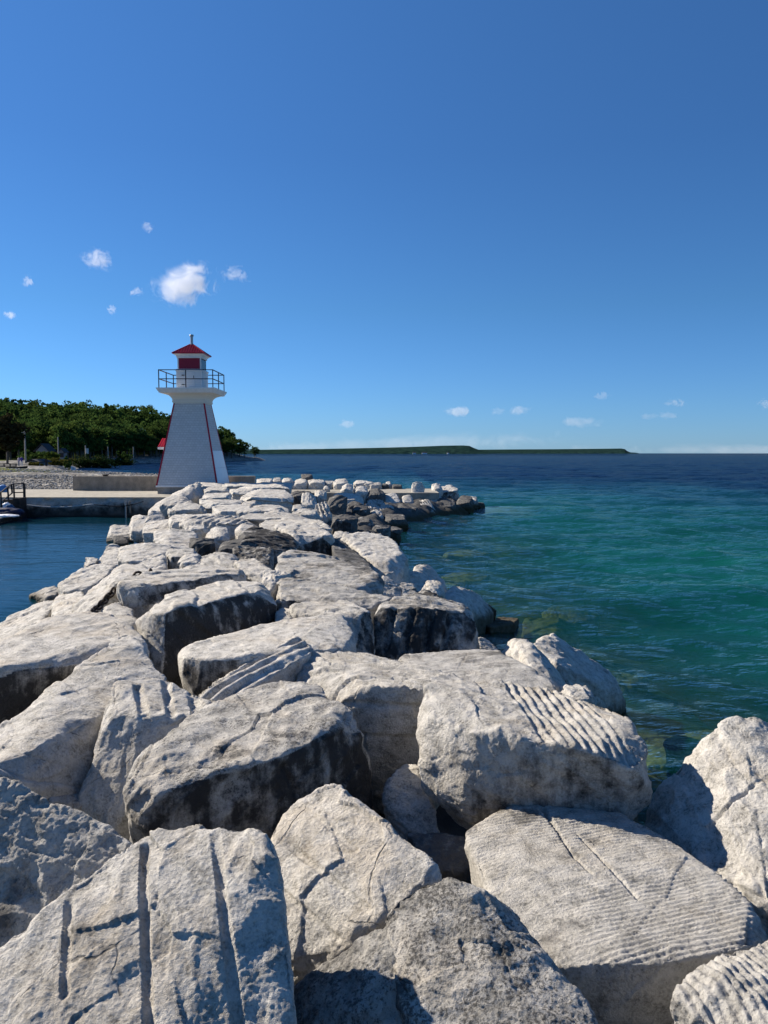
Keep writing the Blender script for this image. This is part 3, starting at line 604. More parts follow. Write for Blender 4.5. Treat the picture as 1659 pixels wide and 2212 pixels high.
# the long white ridge stone leaning up to the plinth
rock('long white ridge stone leaning up to the lighthouse plinth',
  [(*c3(1085,115),34),(*c3(1120,85),35),(*c3(1200,45),37),(*c3(1280,5),39),(*c3(1325,30),38.5),(*c3(1322,75),37),(*c3(1240,110),34),(*c3(1110,150),31)], drop=.5, lichen=.02, tone=0)
rock('grey slanting stone at the head of the harbour slope next to the pier wall',
  [(*c3(960,200),32),(*c3(1010,160),34),(*c3(1080,110),35.5),(*c3(1120,120),35),(*c3(1080,190),31),(*c3(1000,240),29)], drop=.6, lichen=.1, tone=.15)
T4 = [
 (395,212,505,312,'c','white slanting slab on the crest beside the ridged leaning slab',None,1.6,.75),
 (478,262,592,385,'gf','ridged leaning slab with many grooves, right of the white slanting one',None,1.45,.8),
 (485,188,562,262,'c','small cream stone above the ridged leaning slab',None,1.62,.5),
 (560,222,692,358,'d','dark stone sloping down right of the ridged leaning slab',None,1.45,.6),
 (600,215,795,292,'w','pale flat slab on the crest below the row behind the pier deck',38,1.4,.5),
 (690,262,790,345,'d','shaded stone under the pale flat slab',35,1.0,.3),
 (340,285,432,345,'g','grey rounded stone left of the white slanting slab',None,1.6,.5),
 (335,312,522,388,'g','wide grey stone in front of the white slanting slab',None,1.6,.5),
 (330,200,480,255,'d','low dark stone behind the white slanting slab',None,1.55,.5),
 (-10,190,355,300,'wl','very large layered pale stone on the crest right of the lighthouse',None,1.68,.45),
 (-10,148,340,205,'w','long pale flat stone on the crest behind the very large layered one',None,1.68,.5),
 (-20,292,310,355,'g','low grey ledge below the very large layered stone',None,1.63,.6),
 (150,308,292,362,'w','small white stone on the low grey ledge',None,1.66,.6),
 (-20,345,432,402,'gl','long flat grey ledge across the crest near the pale-topped square block',None,1.64,.6),
 (130,385,590,460,'g','broad flat grey stone behind the pale-topped square block',None,1.62,.75),
 (590,462,712,522,'g','grey smooth stone in the shade beside the pale-topped square block',20,1.0,.6),
 (220,405,305,472,'c','cream broken stone left on the pale-topped square block',None,1.72,.4),
 (590,352,765,465,'ds','black stone group edge low above the water, widest one',26,.9,.3),
 (725,292,842,372,'ds','black upright stone at the shore below the pier rocks',33,.9,.3),
 (750,370,862,445,'b','brown-black stone at the waterline next to the widest black one',28,.6,.4),
 (860,420,972,478,'b','dark wet brown stone at the waterline, nearest to the open water',27,.5,.4),
 (948,432,1045,478,'b','low wet brown stone right of the dark wet one',28,.4,.4),
 (845,322,935,402,'g','grey stone with sunlit top above the brown shore stones',33,.9,.5),
 (930,342,1082,432,'b','olive brown boulder with sunlit left side at the waterline',33,.6,.45),
 (820,246,960,342,'gf','pale fluted stone leaning on the pier slope, left of the second fluted one',37,1.2,.6),
 (895,288,1008,375,'gf','second fluted stone on the pier slope, lower and right',36,1.0,.6),
 (1000,278,1152,382,'d','dark stone in the shade behind the olive brown boulder',38,1.0,.4),
 (650,152,738,218,'c','cream angular stone at the front edge of the pier deck',41,1.5,.5),
 (735,165,828,242,'w','pale pyramid stone at the front edge of the pier deck',41,1.4,.5),
 (820,182,938,262,'d','dark grey stone leaning at the front edge of the pier deck',41,1.3,.4),
 (935,210,1038,278,'c','flat cream rhombus stone on the pier slope',41,1.2,.85),
 (1038,225,1135,328,'g','grey square stone left of the standing stone',41,1.2,.4),
 (1130,250,1275,382,'gf','big fluted grey boulder below the standing stone',40,.9,.5),
 (1190,228,1322,292,'g','flat grey stone right of the standing stone',43,1.0,.6),
 (1268,240,1402,362,'d','dark boulder near the tip of the breakwater, right of the big fluted one',42,.9,.4),
 (1400,230,1522,352,'d','black boulder at the tip of the breakwater beside the water',44,.7,.35),
 (1450,232,1542,292,'g','grey stone on top at the very tip of the breakwater',46,.6,.5),
 (1515,272,1592,312,'b','brown wet stone farthest out at the breakwater tip',46,.3,.5),
 (1288,168,1420,255,'gs','large dark grey block at the end of the pier deck',46,1.3,.3),
 (1243,150,1312,220,'w','pointed white stone left of the large dark grey end block',45,1.5,.5),
 (1325,162,1378,190,'w','small white stone on top of the dark grey end block',47,1.4,.5),
 (108,120,212,168,'w','first white stone in the row behind the pier deck, next to the grey wall',47,1.7,.4),
 (208,114,272,158,'g','second stone in the row behind the pier deck, shaded grey',47,1.7,.4),
 (266,112,348,168,'w','third stone in the row behind the pier deck, tall and white',47,1.7,.4),
 (335,122,438,182,'w','fourth stone in the row behind the pier deck, broad and white',47,1.7,.4),
 (400,90,472,128,'d','dark pointed stone rising behind the row on the pier',48.5,1.8,.5),
 (435,124,547,178,'w','fifth stone in the row behind the pier deck, long and white',47,1.7,.4),
 (540,165,582,212,'w','small upright stone on the near edge of the pier deck',43,1.5,.4),
 (545,130,612,182,'g','sixth stone in the row behind the pier deck, small grey',47,1.7,.4),
 (600,122,702,182,'w','seventh stone in the row behind the pier deck, two-humped',47,1.7,.4),
 (735,128,822,168,'w','eighth stone in the row behind the pier deck, low and wide',47.5,1.7,.4),
 (800,138,862,172,'w','ninth stone in the row behind the pier deck, flat',47,1.6,.4),
 (835,145,918,188,'g','tenth stone in the row behind the pier deck, broken front',47,1.6,.4),
 (918,150,962,178,'d','eleventh stone in the row behind the pier deck, dark',47,1.6,.4),
 (940,140,988,182,'w','twelfth stone in the row behind the pier deck, pale upright',47.5,1.6,.4),
 (985,155,1052,188,'d','last dark flat stone in the row behind the pier deck',47,1.5,.4),
]
for (x0,y0,x1,y1,lk,lb,D,z,f) in T4: stone(c4, x0,y0,x1,y1,lk,lb,D=D,z=z,f=f)
rock('tall standing stone on the pier edge, pale and upright',
  [(*c4(1112,175),42.5),(*c4(1118,150),42.6),(*c4(1150,137),42.6),(*c4(1185,145),42.6),(*c4(1197,180),42.5),(*c4(1190,225),42.3),(*c4(1165,264),41.8),(*c4(1115,230),42)], drop=.3, lichen=.03, tone=0)
M_SUNK = plain('sunken_stone', (.24,.205,.12), .9, .45, 5, .4, bdist=.04)
# --- stones lying under the clear water
for (x, y, zt, r, lb) in [(1190,1306,-.28,.55,'submerged pale stone seen under the green water, largest'),(1120,1352,-.22,.5,'submerged stone just off the low wet stone'),
    (1545,1600,.12,.42,'mossy flat stone breaking the surface beside the right edge boulder'),(905,1180,-.2,.7,'submerged stone off the white craggy boulder'),
    (940,1232,-.3,.6,'submerged stone off the pale wedge boulder'),(1290,1352,-.5,.7,'submerged stone farther out, faint and green'),(1570,1480,-.5,.55,'faint submerged stone near the right edge of the picture'),
    (1230,1262,-.55,.6,'faint submerged stone in the green shallows'),(1010,1160,-.5,.7,'faint submerged stone far along the shore'),(1440,1500,-.35,.5,'submerged stone in the shadow of the long leaning boulder'),
    (1000,1205,-.45,.6,'submerged stone in the middle of the shallows'),(1330,1545,-.3,.5,'submerged stone right under the dipping tip of the leaning boulder')]:
    D = (CAM_H+.1)/tanv(y); c = at(x, y, D); rr = random.Random(int(x))
    zt = zt - .12 - (.3 if x in (1440,1330,1570,1290) else 0); r = r*1.35; P3 = [(c[0]+r*rr.uniform(.7,1.2)*math.cos(a), c[1]+r*rr.uniform(.7,1.2)*math.sin(a), zt-rr.uniform(.08,.3)) for a in np.linspace(0, 5.6, 7)] + [(c[0]+r*.2, c[1], zt), (c[0]-r*.3, c[1]+r*.2, zt-.03)]
    rock(lb, None, pts3=P3, drop=.5, lichen=.15, tone=.0, amp=.7, mat=M_SUNK)
# ------------------------------------------------------------------ the rubble core under the boulders
def interp(y, T): 
    T = np.array(T, float); return np.interp(y, T[:, 0], T[:, 1])
XR = [(-6,4.4),(4,4.0),(9,3.0),(14.5,2.1),(22,1.7),(30,1.5),(35,2.4),(42,5.6),(47,6.6),(49,5.0),(52,-8)]
XL = [(-6,-7.5),(5,-7),(14,-7),(20,-8),(28,-9.6),(34,-10.6),(38,-13),(52,-13)]
def core_z(x, y):
    l, r = interp(y, XL), interp(y, XR)
    e = np.minimum((x-l)/3.2, (r-x)/2.6); return -1.5 + 2.1*sst(-.55, 1.0, e)
xs = np.arange(-13, 9.5, .16); ys = np.arange(-6, 52, .16)
X, Y = np.meshgrid(xs, ys); P = np.stack([X.ravel(), Y.ravel(), np.zeros(X.size)], 1)
Z = core_z(P[:, 0], P[:, 1]) + .07*facets(P*2.3, 5) + .16*fbm(P*1.6, 4, 4) ; P[:, 2] = Z
def grid_faces(nx, ny):
    i = np.arange(ny-1)[:, None]*nx + np.arange(nx-1)[None, :]
    return np.stack([i, i+1, i+nx+1, i+nx], -1).reshape(-1, 4)
rk = np.tile(np.array([[0, .8, 1.0, 1.0]]), (len(P), 1))  # core coloured dark all over, painting shade into the gaps between boulders
o = mesh_obj('ground', P, grid_faces(len(xs), len(ys)), M_STONE, smooth=True, attrs={'rk': rk}); tag(o, kind='structure')

# ------------------------------------------------------------------ water
def shore_dist(x, y):
    """rough distance out from the stones on the open side"""
    r = interp(np.clip(y, -6, 52), XR); d1 = np.where(y < 47, x - r, np.hypot(x-5, y-47)*(.4+.6*(x > 5))+7); return d1
def is_harbour(x, y): return sst(-5, -8, x)*sst(40, 36, y)
rows = [1.2]
while rows[-1] < 28000: rows.append(rows[-1]*1.0072 + 0.004)
rows = np.array(rows); us = np.linspace(-1.15, 1.15, 640)
Yg = np.repeat(rows, len(us)); Xg = np.tile(us, len(rows))*(Yg + 4.0)
cell = np.maximum(Yg*0.0072, (Yg+4)*(us[1]-us[0]))
rg = np.random.default_rng(3); Zg = np.zeros(len(Yg)); 
harb = is_harbour(Xg, Yg); ampm = 1 - .9*harb
WIND = R_(250)
for k in range(54):
    lam = 0.45*(1.075**k); 
    if lam > 22: break
    th = WIND + rg.normal(0, .55); kx, ky = math.cos(th)*2*math.pi/lam, math.sin(th)*2*math.pi/lam
    a = 0.0058*lam**0.85 if lam < 3 else 0.0058*3**.85*(lam/3)**.25
    ph = rg.random()*6.28 
    mod = 0.6 + 0.8*np.sin(Xg*.11*rg.normal()+Yg*.13*rg.normal()+rg.random()*6)**2
    arg = kx*Xg + ky*Yg + ph
    Zg += a*mod*(1 - 2*np.abs(np.sin(arg*.5)) + .4*np.cos(arg))*sst(1.6, 4.5, lam/cell)
Zg = Zg*ampm*.8; Zg -= Zg[Yg < 60].mean()*(Yg < 1e9)
d = shore_dist(Xg, Yg); 
P = np.stack([Xg, Yg, np.zeros_like(Xg)], 1)
patch = fbm(np.stack([Xg*.12, Yg*.05, Xg*0], 1), 4, 21)
depth = np.where(harb > .5, 2.2, np.clip(.10 + d*(.30 + .3*sst(28, 45, Yg)) + patch*.5, 0, 6))
off = np.clip(d/85 + np.maximum(Yg-25, 0)/330 + .18*patch, 0, 1)
P[:, 2] = Zg
wat = np.stack([np.clip(depth/6, 0, 1), off, harb, np.ones(len(P))], 1)
def water_mat():
    t = NT('lake_water'); at_ = t.n('Attribute'); at_.attribute_name = 'wat'; sep = t.n('SeparateColor'); t.l(at_.outputs['Color'], sep.inputs[0])
    dep, off, hb = sep.outputs
    gp = t.n('NewGeometry').outputs['Position']
    mp = t.n('Mapping'); mp.inputs['Rotation'].default_value = (0, 0, R_(-20)); mp.inputs['Scale'].default_value = (.55, 1.4, 1); t.l(gp, mp.inputs['Vector']); v = mp.outputs[0]
    n1 = t.noise(v, 3.2, 5, .6, .3); n2 = t.noise(v, .55, 5, .6); n3 = t.noise(v, .06, 6, .6); n4 = t.noise(v, .012, 6, .62)
    body = t.ramp(off, [(0, (0.0023,0.0646,0.0456)), (.18, (0.0015,0.0532,0.0441)), (.45, (0.0015,0.0365,0.0471)), (.75, (0.0015,0.0167,0.0418)), (1, (0.0015,0.0084,0.0319))])
    body = t.mix(t.mapr(n3, .35, .7, 0, .55), body, t.mix(.6, body, (.0015,.015,.024)))
    body = t.mix(hb, body, (.003,.023,.037))
    dif = t.n('BsdfDiffuse'); t.l(body, dif.inputs['Color'])
    tr = t.n('BsdfTransparent'); tr.inputs['Color'].default_value = (.66,.84,.66, 1)
    clr = t.mapr(dep, 0.02, .34, .22, 1.0)
    m1 = t.n('MixShader'); t.l(clr, m1.inputs[0]); t.l(tr.outputs[0], m1.inputs[1]); t.l(dif.outputs[0], m1.inputs[2])
    hh = t.math('ADD', t.math('MULTIPLY', n1, .22), t.math('ADD', t.math('MULTIPLY', n2, .45), t.math('MULTIPLY', n3, 2.2)))
    bs = t.mapr(hb, 0, 1, .9, .14)
    bp = t.n('Bump'); bp.inputs['Distance'].default_value = .55; t.l(bs, bp.inputs['Strength']); t.l(hh, bp.inputs['Height'])
    gl = t.n('BsdfGlossy'); gl.inputs['Color'].default_value = (.85,.9,.95,1); gl.inputs['Roughness'].default_value = .035; t.l(bp.outputs[0], gl.inputs['Normal'])
    fr = t.n('Fresnel'); fr.inputs['IOR'].default_value = 1.33; t.l(bp.outputs[0], fr.inputs['Normal'])
    cap = t.math('MULTIPLY', t.math('MINIMUM', fr.outputs[0], t.mapr(off, .2, .8, .75, .27)), .75)
    m2 = t.n('MixShader'); t.l(cap, m2.inputs[0]); t.l(m1.outputs[0], m2.inputs[1]); t.l(gl.outputs[0], m2.inputs[2])
    return t.out(m2.outputs[0])
o = mesh_obj('water', P, grid_faces(len(us), len(rows)), water_mat(), smooth=True, attrs={'wat': wat}); tag(o, kind='structure')
# lake bed
t = NT('lake_bed'); gp = t.n('NewGeometry').outputs['Position']
vo = t.n('TexVoronoi'); vo.inputs['Scale'].default_value = 1.1; t.l(gp, vo.inputs['Vector']); n = t.noise(gp, .35, 5, .6)
c = t.mix(t.mapr(vo.outputs['Distance'], .1, .7), (.22,.22,.15), (.05,.07,.045)); c = t.mix(t.mapr(n, .42, .6), c, (.04,.06,.045))
M_BED = t.out(t.bsdf(c, .9))
xs = np.linspace(-60, 60, 241); ys = np.linspace(-8, 80, 177); X, Y = np.meshgrid(xs, ys); P = np.stack([X.ravel(), Y.ravel(), np.zeros(X.size)], 1)
P[:, 2] = -.75 - np.clip(shore_dist(P[:,0], P[:,1])*.22, -.2, 5) + .18*fbm(P*.5, 3, 8)
o = mesh_obj('lake_bed', P, grid_faces(len(xs), len(ys)), M_BED, smooth=True); tag(o, kind='structure')
# ------------------------------------------------------------------ pier
def concrete(name, col, scale=3.0, rough=.9, streak=0.3, bd=.01):
    t = NT(name); gp = t.n('NewGeometry').outputs['Position']
    mp = t.n('Mapping'); mp.inputs['Scale'].default_value = (3, 3, .5); t.l(gp, mp.inputs['Vector'])
    n1 = t.noise(gp, scale, 7, .65); n2 = t.noise(mp.outputs[0], 1.0, 5, .6); n3 = t.noise(gp, scale*9, 5, .65)
    f = t.math('ADD', t.math('MULTIPLY', n1, .5), t.math('ADD', t.math('MULTIPLY', n2, streak), t.math('MULTIPLY', n3, .4)))
    c = t.mix(t.mapr(f, .42, .78), tuple(x*.62 for x in col), tuple(min(1, x*1.25) for x in col))
    return t.out(t.bsdf(c, rough, t.bump(n3, .4, bd)))
M_DECK = concrete('deck_concrete', (.33,.305,.25)); M_WALL = concrete('wall_concrete', (.27,.235,.19)); M_PLINTH = concrete('plinth_concrete', (.30,.29,.27))
DZ = 1.05
pier = empty('pier', (-14, 37.4, 0)); tag(pier, 'concrete pier with pale deck and crumbling front wall behind the breakwater', 'pier')
mb = MB(); mb.box(-46, .25, DZ-.35, 3.5, 8.6, DZ).box(3.5, 4.4, DZ-.6, 17.0, 9.4, DZ); deck = mb.build('deck', M_DECK, pier)
# eroded front wall: a displaced sheet with depth
xs = np.arange(-26, 3.6, .10); zs = np.arange(-.6, DZ-.02, .07); X, Z = np.meshgrid(xs, zs); n = X.size
Pq = np.stack([X.ravel(), np.zeros(n), Z.ravel()], 1)
er = sst(.55, 1.0, Pq[:, 2] + .18*fbm(Pq*np.array([.8,1,1.2]), 3, 41))
Pq[:, 1] = .05*fbm(Pq*1.3, 4, 40) + .10*facets(Pq*np.array([2.2,1,3.5]), 42)*er + .22*er*(.6+.8*fbm(Pq*1.1, 3, 44)) - .03
Pq[:, 2] += .03*fbm(Pq*2.5, 2, 47)*(Pq[:, 2] > .5)
def wallmat():
    t = NT('eroded_wall'); gp = t.n('NewGeometry').outputs['Position']; sx = t.n('SeparateXYZ'); t.l(gp, sx.inputs[0])
    n1 = t.noise(gp, 2.2, 7, .65); n2 = t.noise(gp, 14, 5, .65)
    z = t.math('ADD', sx.outputs[2], t.math('MULTIPLY', t.math('SUBTRACT', n1, .5), 1.0))
    c = t.mix(t.mapr(z, .45, .85), t.mix(t.mapr(n1, .35, .65), (.022,.026,.026), (.10,.095,.085)), t.mix(n2, (.20,.185,.165), (.58,.55,.49)))
    c = t.mix(t.mapr(sx.outputs[2], .28, .1), c, (.018,.022,.02))
    return t.out(t.bsdf(c, .9, t.bump(n2, .5, .02)))
mesh_obj('front_wall', Pq, grid_faces(len(xs), len(zs)), wallmat(), pier, smooth=False)
bk = MB(); bk.box(-26, .34, -.8, 3.4, .6, DZ-.36).box(3.3, 4.5, -.8, 16.9, 4.8, DZ-.61); bk.build('wall_core', M_WALL, pier)

# grey parapet walls at the back of the deck, left and right of the lighthouse
b = MB(); b.box(-17.97, 44.4, DZ, -7.5, 44.95, 1.88); b.add([( -17.98,44.4,DZ)]*0, [])
o = b.build('wall', M_WALL, loc=(-12.7, 44.6, DZ)); tag(o, 'long low grey concrete wall on the pier deck running behind the lighthouse', 'wall')
# fall-pipes and hose on the pier wall
M_GALV = plain('galvanised_pipe', (.35,.36,.36), .45, .15, 20, .1, .6); M_DARK = plain('dark_iron', (.018,.016,.018), .6, .3, 30, .1)
M_HOSE = plain('grey_hose', (.42,.42,.40), .5, .1, 10, .05)
xA = at(272, 1085, 37.3); xB = at(281, 1085, 37.3)
for (px, lb, m, z0, z1) in ((xA, 'pale vertical pipe on the pier wall reaching the water', M_GALV, -.4, .86), (xB, 'darker shorter vertical pipe on the pier wall beside the pale one', M_WALL, .3, .88)):
    o = MB().tube([(px[0], 37.26, z0), (px[0], 37.26, z1)], .05, 10).build('pipe', m, loc=(px[0], 37.26, z0)); tag(o, lb, 'pipe')
hp = [at(58, 1091, 37.2), at(80, 1093.5, 37.2), at(110, 1095.5, 37.2), at(140, 1095.5, 37.2), at(170, 1093, 37.2), at(200, 1089.5, 37.2)]
o = MB().tube(hp, .028, 8).build('hose', M_HOSE, loc=tuple(hp[0])); tag(o, 'long pale grey hose sagging along the pier wall', 'hose')
hp = [at(203, 1090, 37.2), at(225, 1092, 37.2), at(255, 1094, 37.2), at(270, 1093, 37.2), at(290, 1089, 37.2), at(310, 1083, 37.3)]
o = MB().tube(hp, .022, 8).build('hose', M_DARK, loc=tuple(hp[0])); tag(o, 'thin dark hose hanging on the pier wall below the deck', 'hose')

# ------------------------------------------------------------------ lighthouse
LX, LY, LZ = -10.42, 42.25, DZ
M_WHITE = plain('white_paint', (.74,.74,.73), .55, .06, 6, .08); M_RED = plain('red_trim', (.33,.012,.03), .5, .1, 10, .05)
M_PANEL = plain('maroon_panel', (.26,.012,.035), .45, .06, 3, .05); M_SHEET = plain('white_sheet', (.80,.82,.84), .4, .03, 3, .03)
def shingles():
    t = NT('shingles'); tc = t.n('TexCoord').outputs['Object']; sx = t.n('SeparateXYZ'); t.l(tc, sx.inputs[0])
    cb = t.n('CombineXYZ'); t.l(t.math('ADD', sx.outputs[0], sx.outputs[1]), cb.inputs[0]); t.l(sx.outputs[2], cb.inputs[1])
    br = t.n('TexBrick'); t.l(cb.outputs[0], br.inputs['Vector'])
    for k, v in (('Scale', 1.0), ('Brick Width', .17), ('Row Height', .125), ('Mortar Size', .006), ('Mortar Smooth', .1), ('Bias', 0.0)): br.inputs[k].default_value = v
    br.inputs['Color1'].default_value = (.66,.66,.65,1); br.inputs['Color2'].default_value = (.58,.58,.57,1); br.inputs['Mortar'].default_value = (.40,.40,.40,1)
    n = t.noise(tc, 5, 6, .6); c = t.mix(t.mapr(n, .3, .7, 0, .25), br.outputs['Color'], (.48,.48,.46))
    row = t.math('FRACT', t.math('MULTIPLY', sx.outputs[2], 8.0))
    h = t.math('ADD', t.math('MULTIPLY', t.math('SUBTRACT', 1.0, row), .8), t.math('MULTIPLY', br.outputs['Fac'], -.6))
    return t.out(t.bsdf(c, .75, t.bump(h, .8, .02)))
def boards(name, col, gap=.11):
    t = NT(name); tc = t.n('TexCoord').outputs['Object']; sx = t.n('SeparateXYZ'); t.l(tc, sx.inputs[0])
    row = t.math('FRACT', t.math('DIVIDE', sx.outputs[2], gap)); n = t.noise(tc, 7, 5, .6)
    c = t.mix(t.mapr(row, .9, .97), t.mix(n, tuple(x*.94 for x in col), col), tuple(x*.62 for x in col))
    return t.out(t.bsdf(c, .6, t.bump(t.math('SUBTRACT', 1.0, row), .6, .015)))
M_SHING = shingles(); M_BOARD = boards('white_boards', (.72,.72,.70)); M_COVE = boards('cove_boards', (.70,.69,.63), .085)
lh = empty('lighthouse', (LX, LY, LZ)); tag(lh, 'white shingled pyramid lighthouse with red corner trim and red lantern roof on the pier', 'lighthouse')
h0, h1, z0, z1 = 1.625, .815, .39, 4.83
MB().frustum(0, 0, -.02, 1.57, 1.57, z0, 1.57, 1.57).build('plinth', M_PLINTH, lh)
body = MB().frustum(0, 0, z0, h0, h0, z1, h1, h1).build('body', M_SHING, lh)
MB().frustum(0, 0, z0-.03, h0+.02, h0+.02, z0+.06, h0+.012, h0+.012).build('base_trim', M_WHITE, lh)
def hw(z): return h0 + (h1-h0)*(z-z0)/(z1-z0)
for sx_, sy_ in ((-1,-1),(1,-1),(1,1),(-1,1)):
    a, e = .055, .02
    V = []
    for z in (z0+.06, z1-.01):
        q = hw(z) + e; V += [(sx_*q, sy_*q, z), (sx_*(q-a-e), sy_*q, z), (sx_*(q-a-e), sy_*(q-a-e), z), (sx_*q, sy_*(q-a-e), z)]
    mesh_obj('corner_trim', V, [[0,1,5,4],[1,2,6,5],[2,3,7,6],[3,0,4,7],[3,2,1,0],[4,5,6,7]], M_RED, lh)
# two plain sheets over the right side
for (za, zb) in ((z0+.10, 1.35), (1.365, 2.28)):
    V = []
    for z in (za, zb):
        q = hw(z)+.012; w_ = hw(z)-.10; V += [(q-.03, -w_, z), (q+.012, -w_, z), (q+.012, w_, z), (q-.03, w_, z)]
    mesh_obj('side_panel', V, [[0,1,5,4],[1,2,6,5],[2,3,7,6],[3,0,4,7],[3,2,1,0],[4,5,6,7]], M_SHEET, lh)
# flared cove under the gallery
zc0, zc1 = 4.89, 5.33; hc0, hc1 = .875, 1.40; nc = 12; ring = []
for i in range(nc+1):
    a = math.pi/2*i/nc; ring.append((zc0+.06 + (zc1-zc0-.06)*math.sin(a), hc0 + (hc1-hc0)*(1-math.cos(a))))
V, F = [], []
for i, (z, h) in enumerate(ring):
    V += [(-h,-h,z),(h,-h,z),(h,h,z),(-h,h,z)]
    if i:
        for k in range(4): F.append([(i-1)*4+k, (i-1)*4+(k+1)%4, i*4+(k+1)%4, i*4+k])
F += [[3,2,1,0], [nc*4, nc*4+1, nc*4+2, nc*4+3]]
mesh_obj('cove', V, F, M_COVE, lh)
MB().frustum(0,0,z1-.02,.845,.845,z1+.03,.86,.86).frustum(0,0,z1+.032,.885,.885,zc0+.058,.895,.895).build('neck_band', M_COVE, lh)
MB().frustum(0,0,5.335,1.43,1.43,5.42,1.46,1.46).frustum(0,0,5.422,1.485,1.485,5.50,1.505,1.505).frustum(0,0,5.502,1.535,1.535,5.59,1.55,1.55).build('gallery', M_WHITE, lh)
# railing
M_RAIL = plain('rail_paint', (.030,.016,.026), .5, .2, 20, .05)
rl = MB(); H = 1.42; zg = 5.59
for z in (zg+.46, zg+.93):
    for a, b_ in (((-H,-H),(H,-H)),((H,-H),(H,H)),((H,H),(-H,H)),((-H,H),(-H,-H))): rl.bar((*a, z), (*b_, z), .042)
rail = rl.build('railing', M_RAIL, lh)
for (px, py) in [(-H,-H),(0,-H),(H,-H),(H,0),(H,H),(0,H),(-H,H),(-H,0)]:
    MB().box(px-.022, py-.022, zg-.004, px+.022, py+.022, zg+.955).build('rail_post', M_RAIL, rail)
# lantern base, door
lb = MB().box(-.69,-.69,zg+.002,.69,.69,zg+.99).build('lantern_base', M_BOARD, lh)
MB().frustum(0,0,zg+.992,.74,.74,zg+1.05,.70,.70).frustum(0,0,zg+.93,.715,.715,zg+.989,.725,.725).build('base_ledge', M_WHITE, lh)
door = MB().box(-.31,-.715,zg+.03,.31,-.693,zg+.90).build('door', M_BOARD, lb)
for z in (zg+.22, zg+.72): MB().box(-.40,-.732,z-.015,-.22,-.717,z+.015).box(-.345,-.736,z-.03,-.30,-.717,z+.03).build('hinge', M_DARK, door)
MB().box(.235,-.735,zg+.56,.262,-.717,zg+.70).build('handle', M_DARK, door)
for (x_) in (-.68, .64): MB().box(x_-.01,-.70,zg+.01,x_+.05,-.692,zg+.92).build('board_trim', M_WHITE, lb)
# lantern room: posts, red front panel, glazed sides
zl0, zl1 = zg+1.052, zg+1.64
q = .60
for sx_, sy_ in ((-1,-1),(1,-1),(1,1),(-1,1)): (lambda e_: MB().box(sx_*q-e_, sy_*q-e_, zl0, sx_*q+e_, sy_*q+e_, zl1).build('post', M_WHITE if sy_ < 0 else M_DARK, lh))(.03 if sy_ < 0 else .014)
MB().box(-.565,-.612,zl0+.01,.565,-.585,zl1-.005).build('front_panel', M_PANEL, lh)
t = NT('window_glass'); g_ = t.n('BsdfGlossy'); g_.inputs['Roughness'].default_value = .02; tr_ = t.n('BsdfTransparent'); tr_.inputs['Color'].default_value = (.90,.94,.95,1); fr_ = t.n('Fresnel'); fr_.inputs['IOR'].default_value = 1.45; mx_ = t.n('MixShader')
t.l(fr_.outputs[0], mx_.inputs[0]); t.l(tr_.outputs[0], mx_.inputs[1]); t.l(g_.outputs[0], mx_.inputs[2]); M_GLASS = t.out(mx_.outputs[0])
for (x0_,y0_,x1_,y1_) in ((q-.004,-.565,q+.004,.565),(-q-.004,-.565,-q+.004,.565),(-.565,q-.004,.565,q+.004)):
    wf = MB()
    if x1_-x0_ < .1:
        xm = (x0_+x1_)/2
        wf.box(xm-.02,-.57,zl0+.005,xm+.02,.57,zl0+.035).box(xm-.02,-.57,zl1-.035,xm+.02,.57,zl1-.005)
    else: wf.box(-.57,q-.02,zl0+.005,.57,q+.02,zl0+.035).box(-.57,q-.02,zl1-.035,.57,q+.02,zl1-.005)
    f_ = wf.build('window_frame', M_DARK, lh); MB().box(x0_,y0_,zl0+.036,x1_,y1_,zl1-.036).build('pane', M_GLASS, f_)
MB().frustum(0,0,zl1,.66,.66,zl1+.12,.68,.68).frustum(0,0,zl1+.122,.72,.72,zl1+.21,.80,.80).build('eave_board', M_WHITE, lh)
ze, za = zl1+.212, zl1+.80
rf = MB().frustum(0,0,ze,.86,.86,ze+.03,.86,.86).frustum(0,0,ze+.031,.86,.86,za,.07,.07)
sl_ = (za-ze-.031)
for k in range(-6, 7):           # standing seams on the four roof slopes
    x_ = k*.135
    top = .07 if abs(x_) <= .07 else abs(x_)
    zt = ze+.031 + sl_*(.86-top)/.79
    for rot in range(4):
        c_, s_ = [(1,0),(0,1),(-1,0),(0,-1)][rot]
        f = lambda x, y, z: (c_*x - s_*y, s_*x + c_*y, z+.012)
        rf.bar(f(x_,-.86,ze+.031), f(x_,-top,zt), .028, .03)
M_ROOF = plain('red_roof', (.42,.012,.022), .35, .12, 6, .05)
roof = rf.build('roof', M_ROOF, lh)
hp_ = MB()
for sx_, sy_ in ((-1,-1),(1,-1),(1,1),(-1,1)): hp_.bar((sx_*.86, sy_*.86, ze+.045), (sx_*.06, sy_*.06, za+.012), .05, .035)
hp_.build('ridge_cap', M_ROOF, roof)
vp = MB().tube([(0,0,za-.06),(0,0,za+.42)], .075, 14).tube([(0,0,za-.03),(0,0,za+.03)], .15, 14, .09).build('vent_pipe', M_GALV, lh, smooth=False)
MB().tube([(0,0,za+.421),(0,0,za+.46)], .105, 14).tube([(0,0,za+.475),(0,0,za+.52)], .115, 14, .10).tube([(0,0,za+.46),(0,0,za+.475)], .08, 14).build('vent_cap', M_GALV, vp)
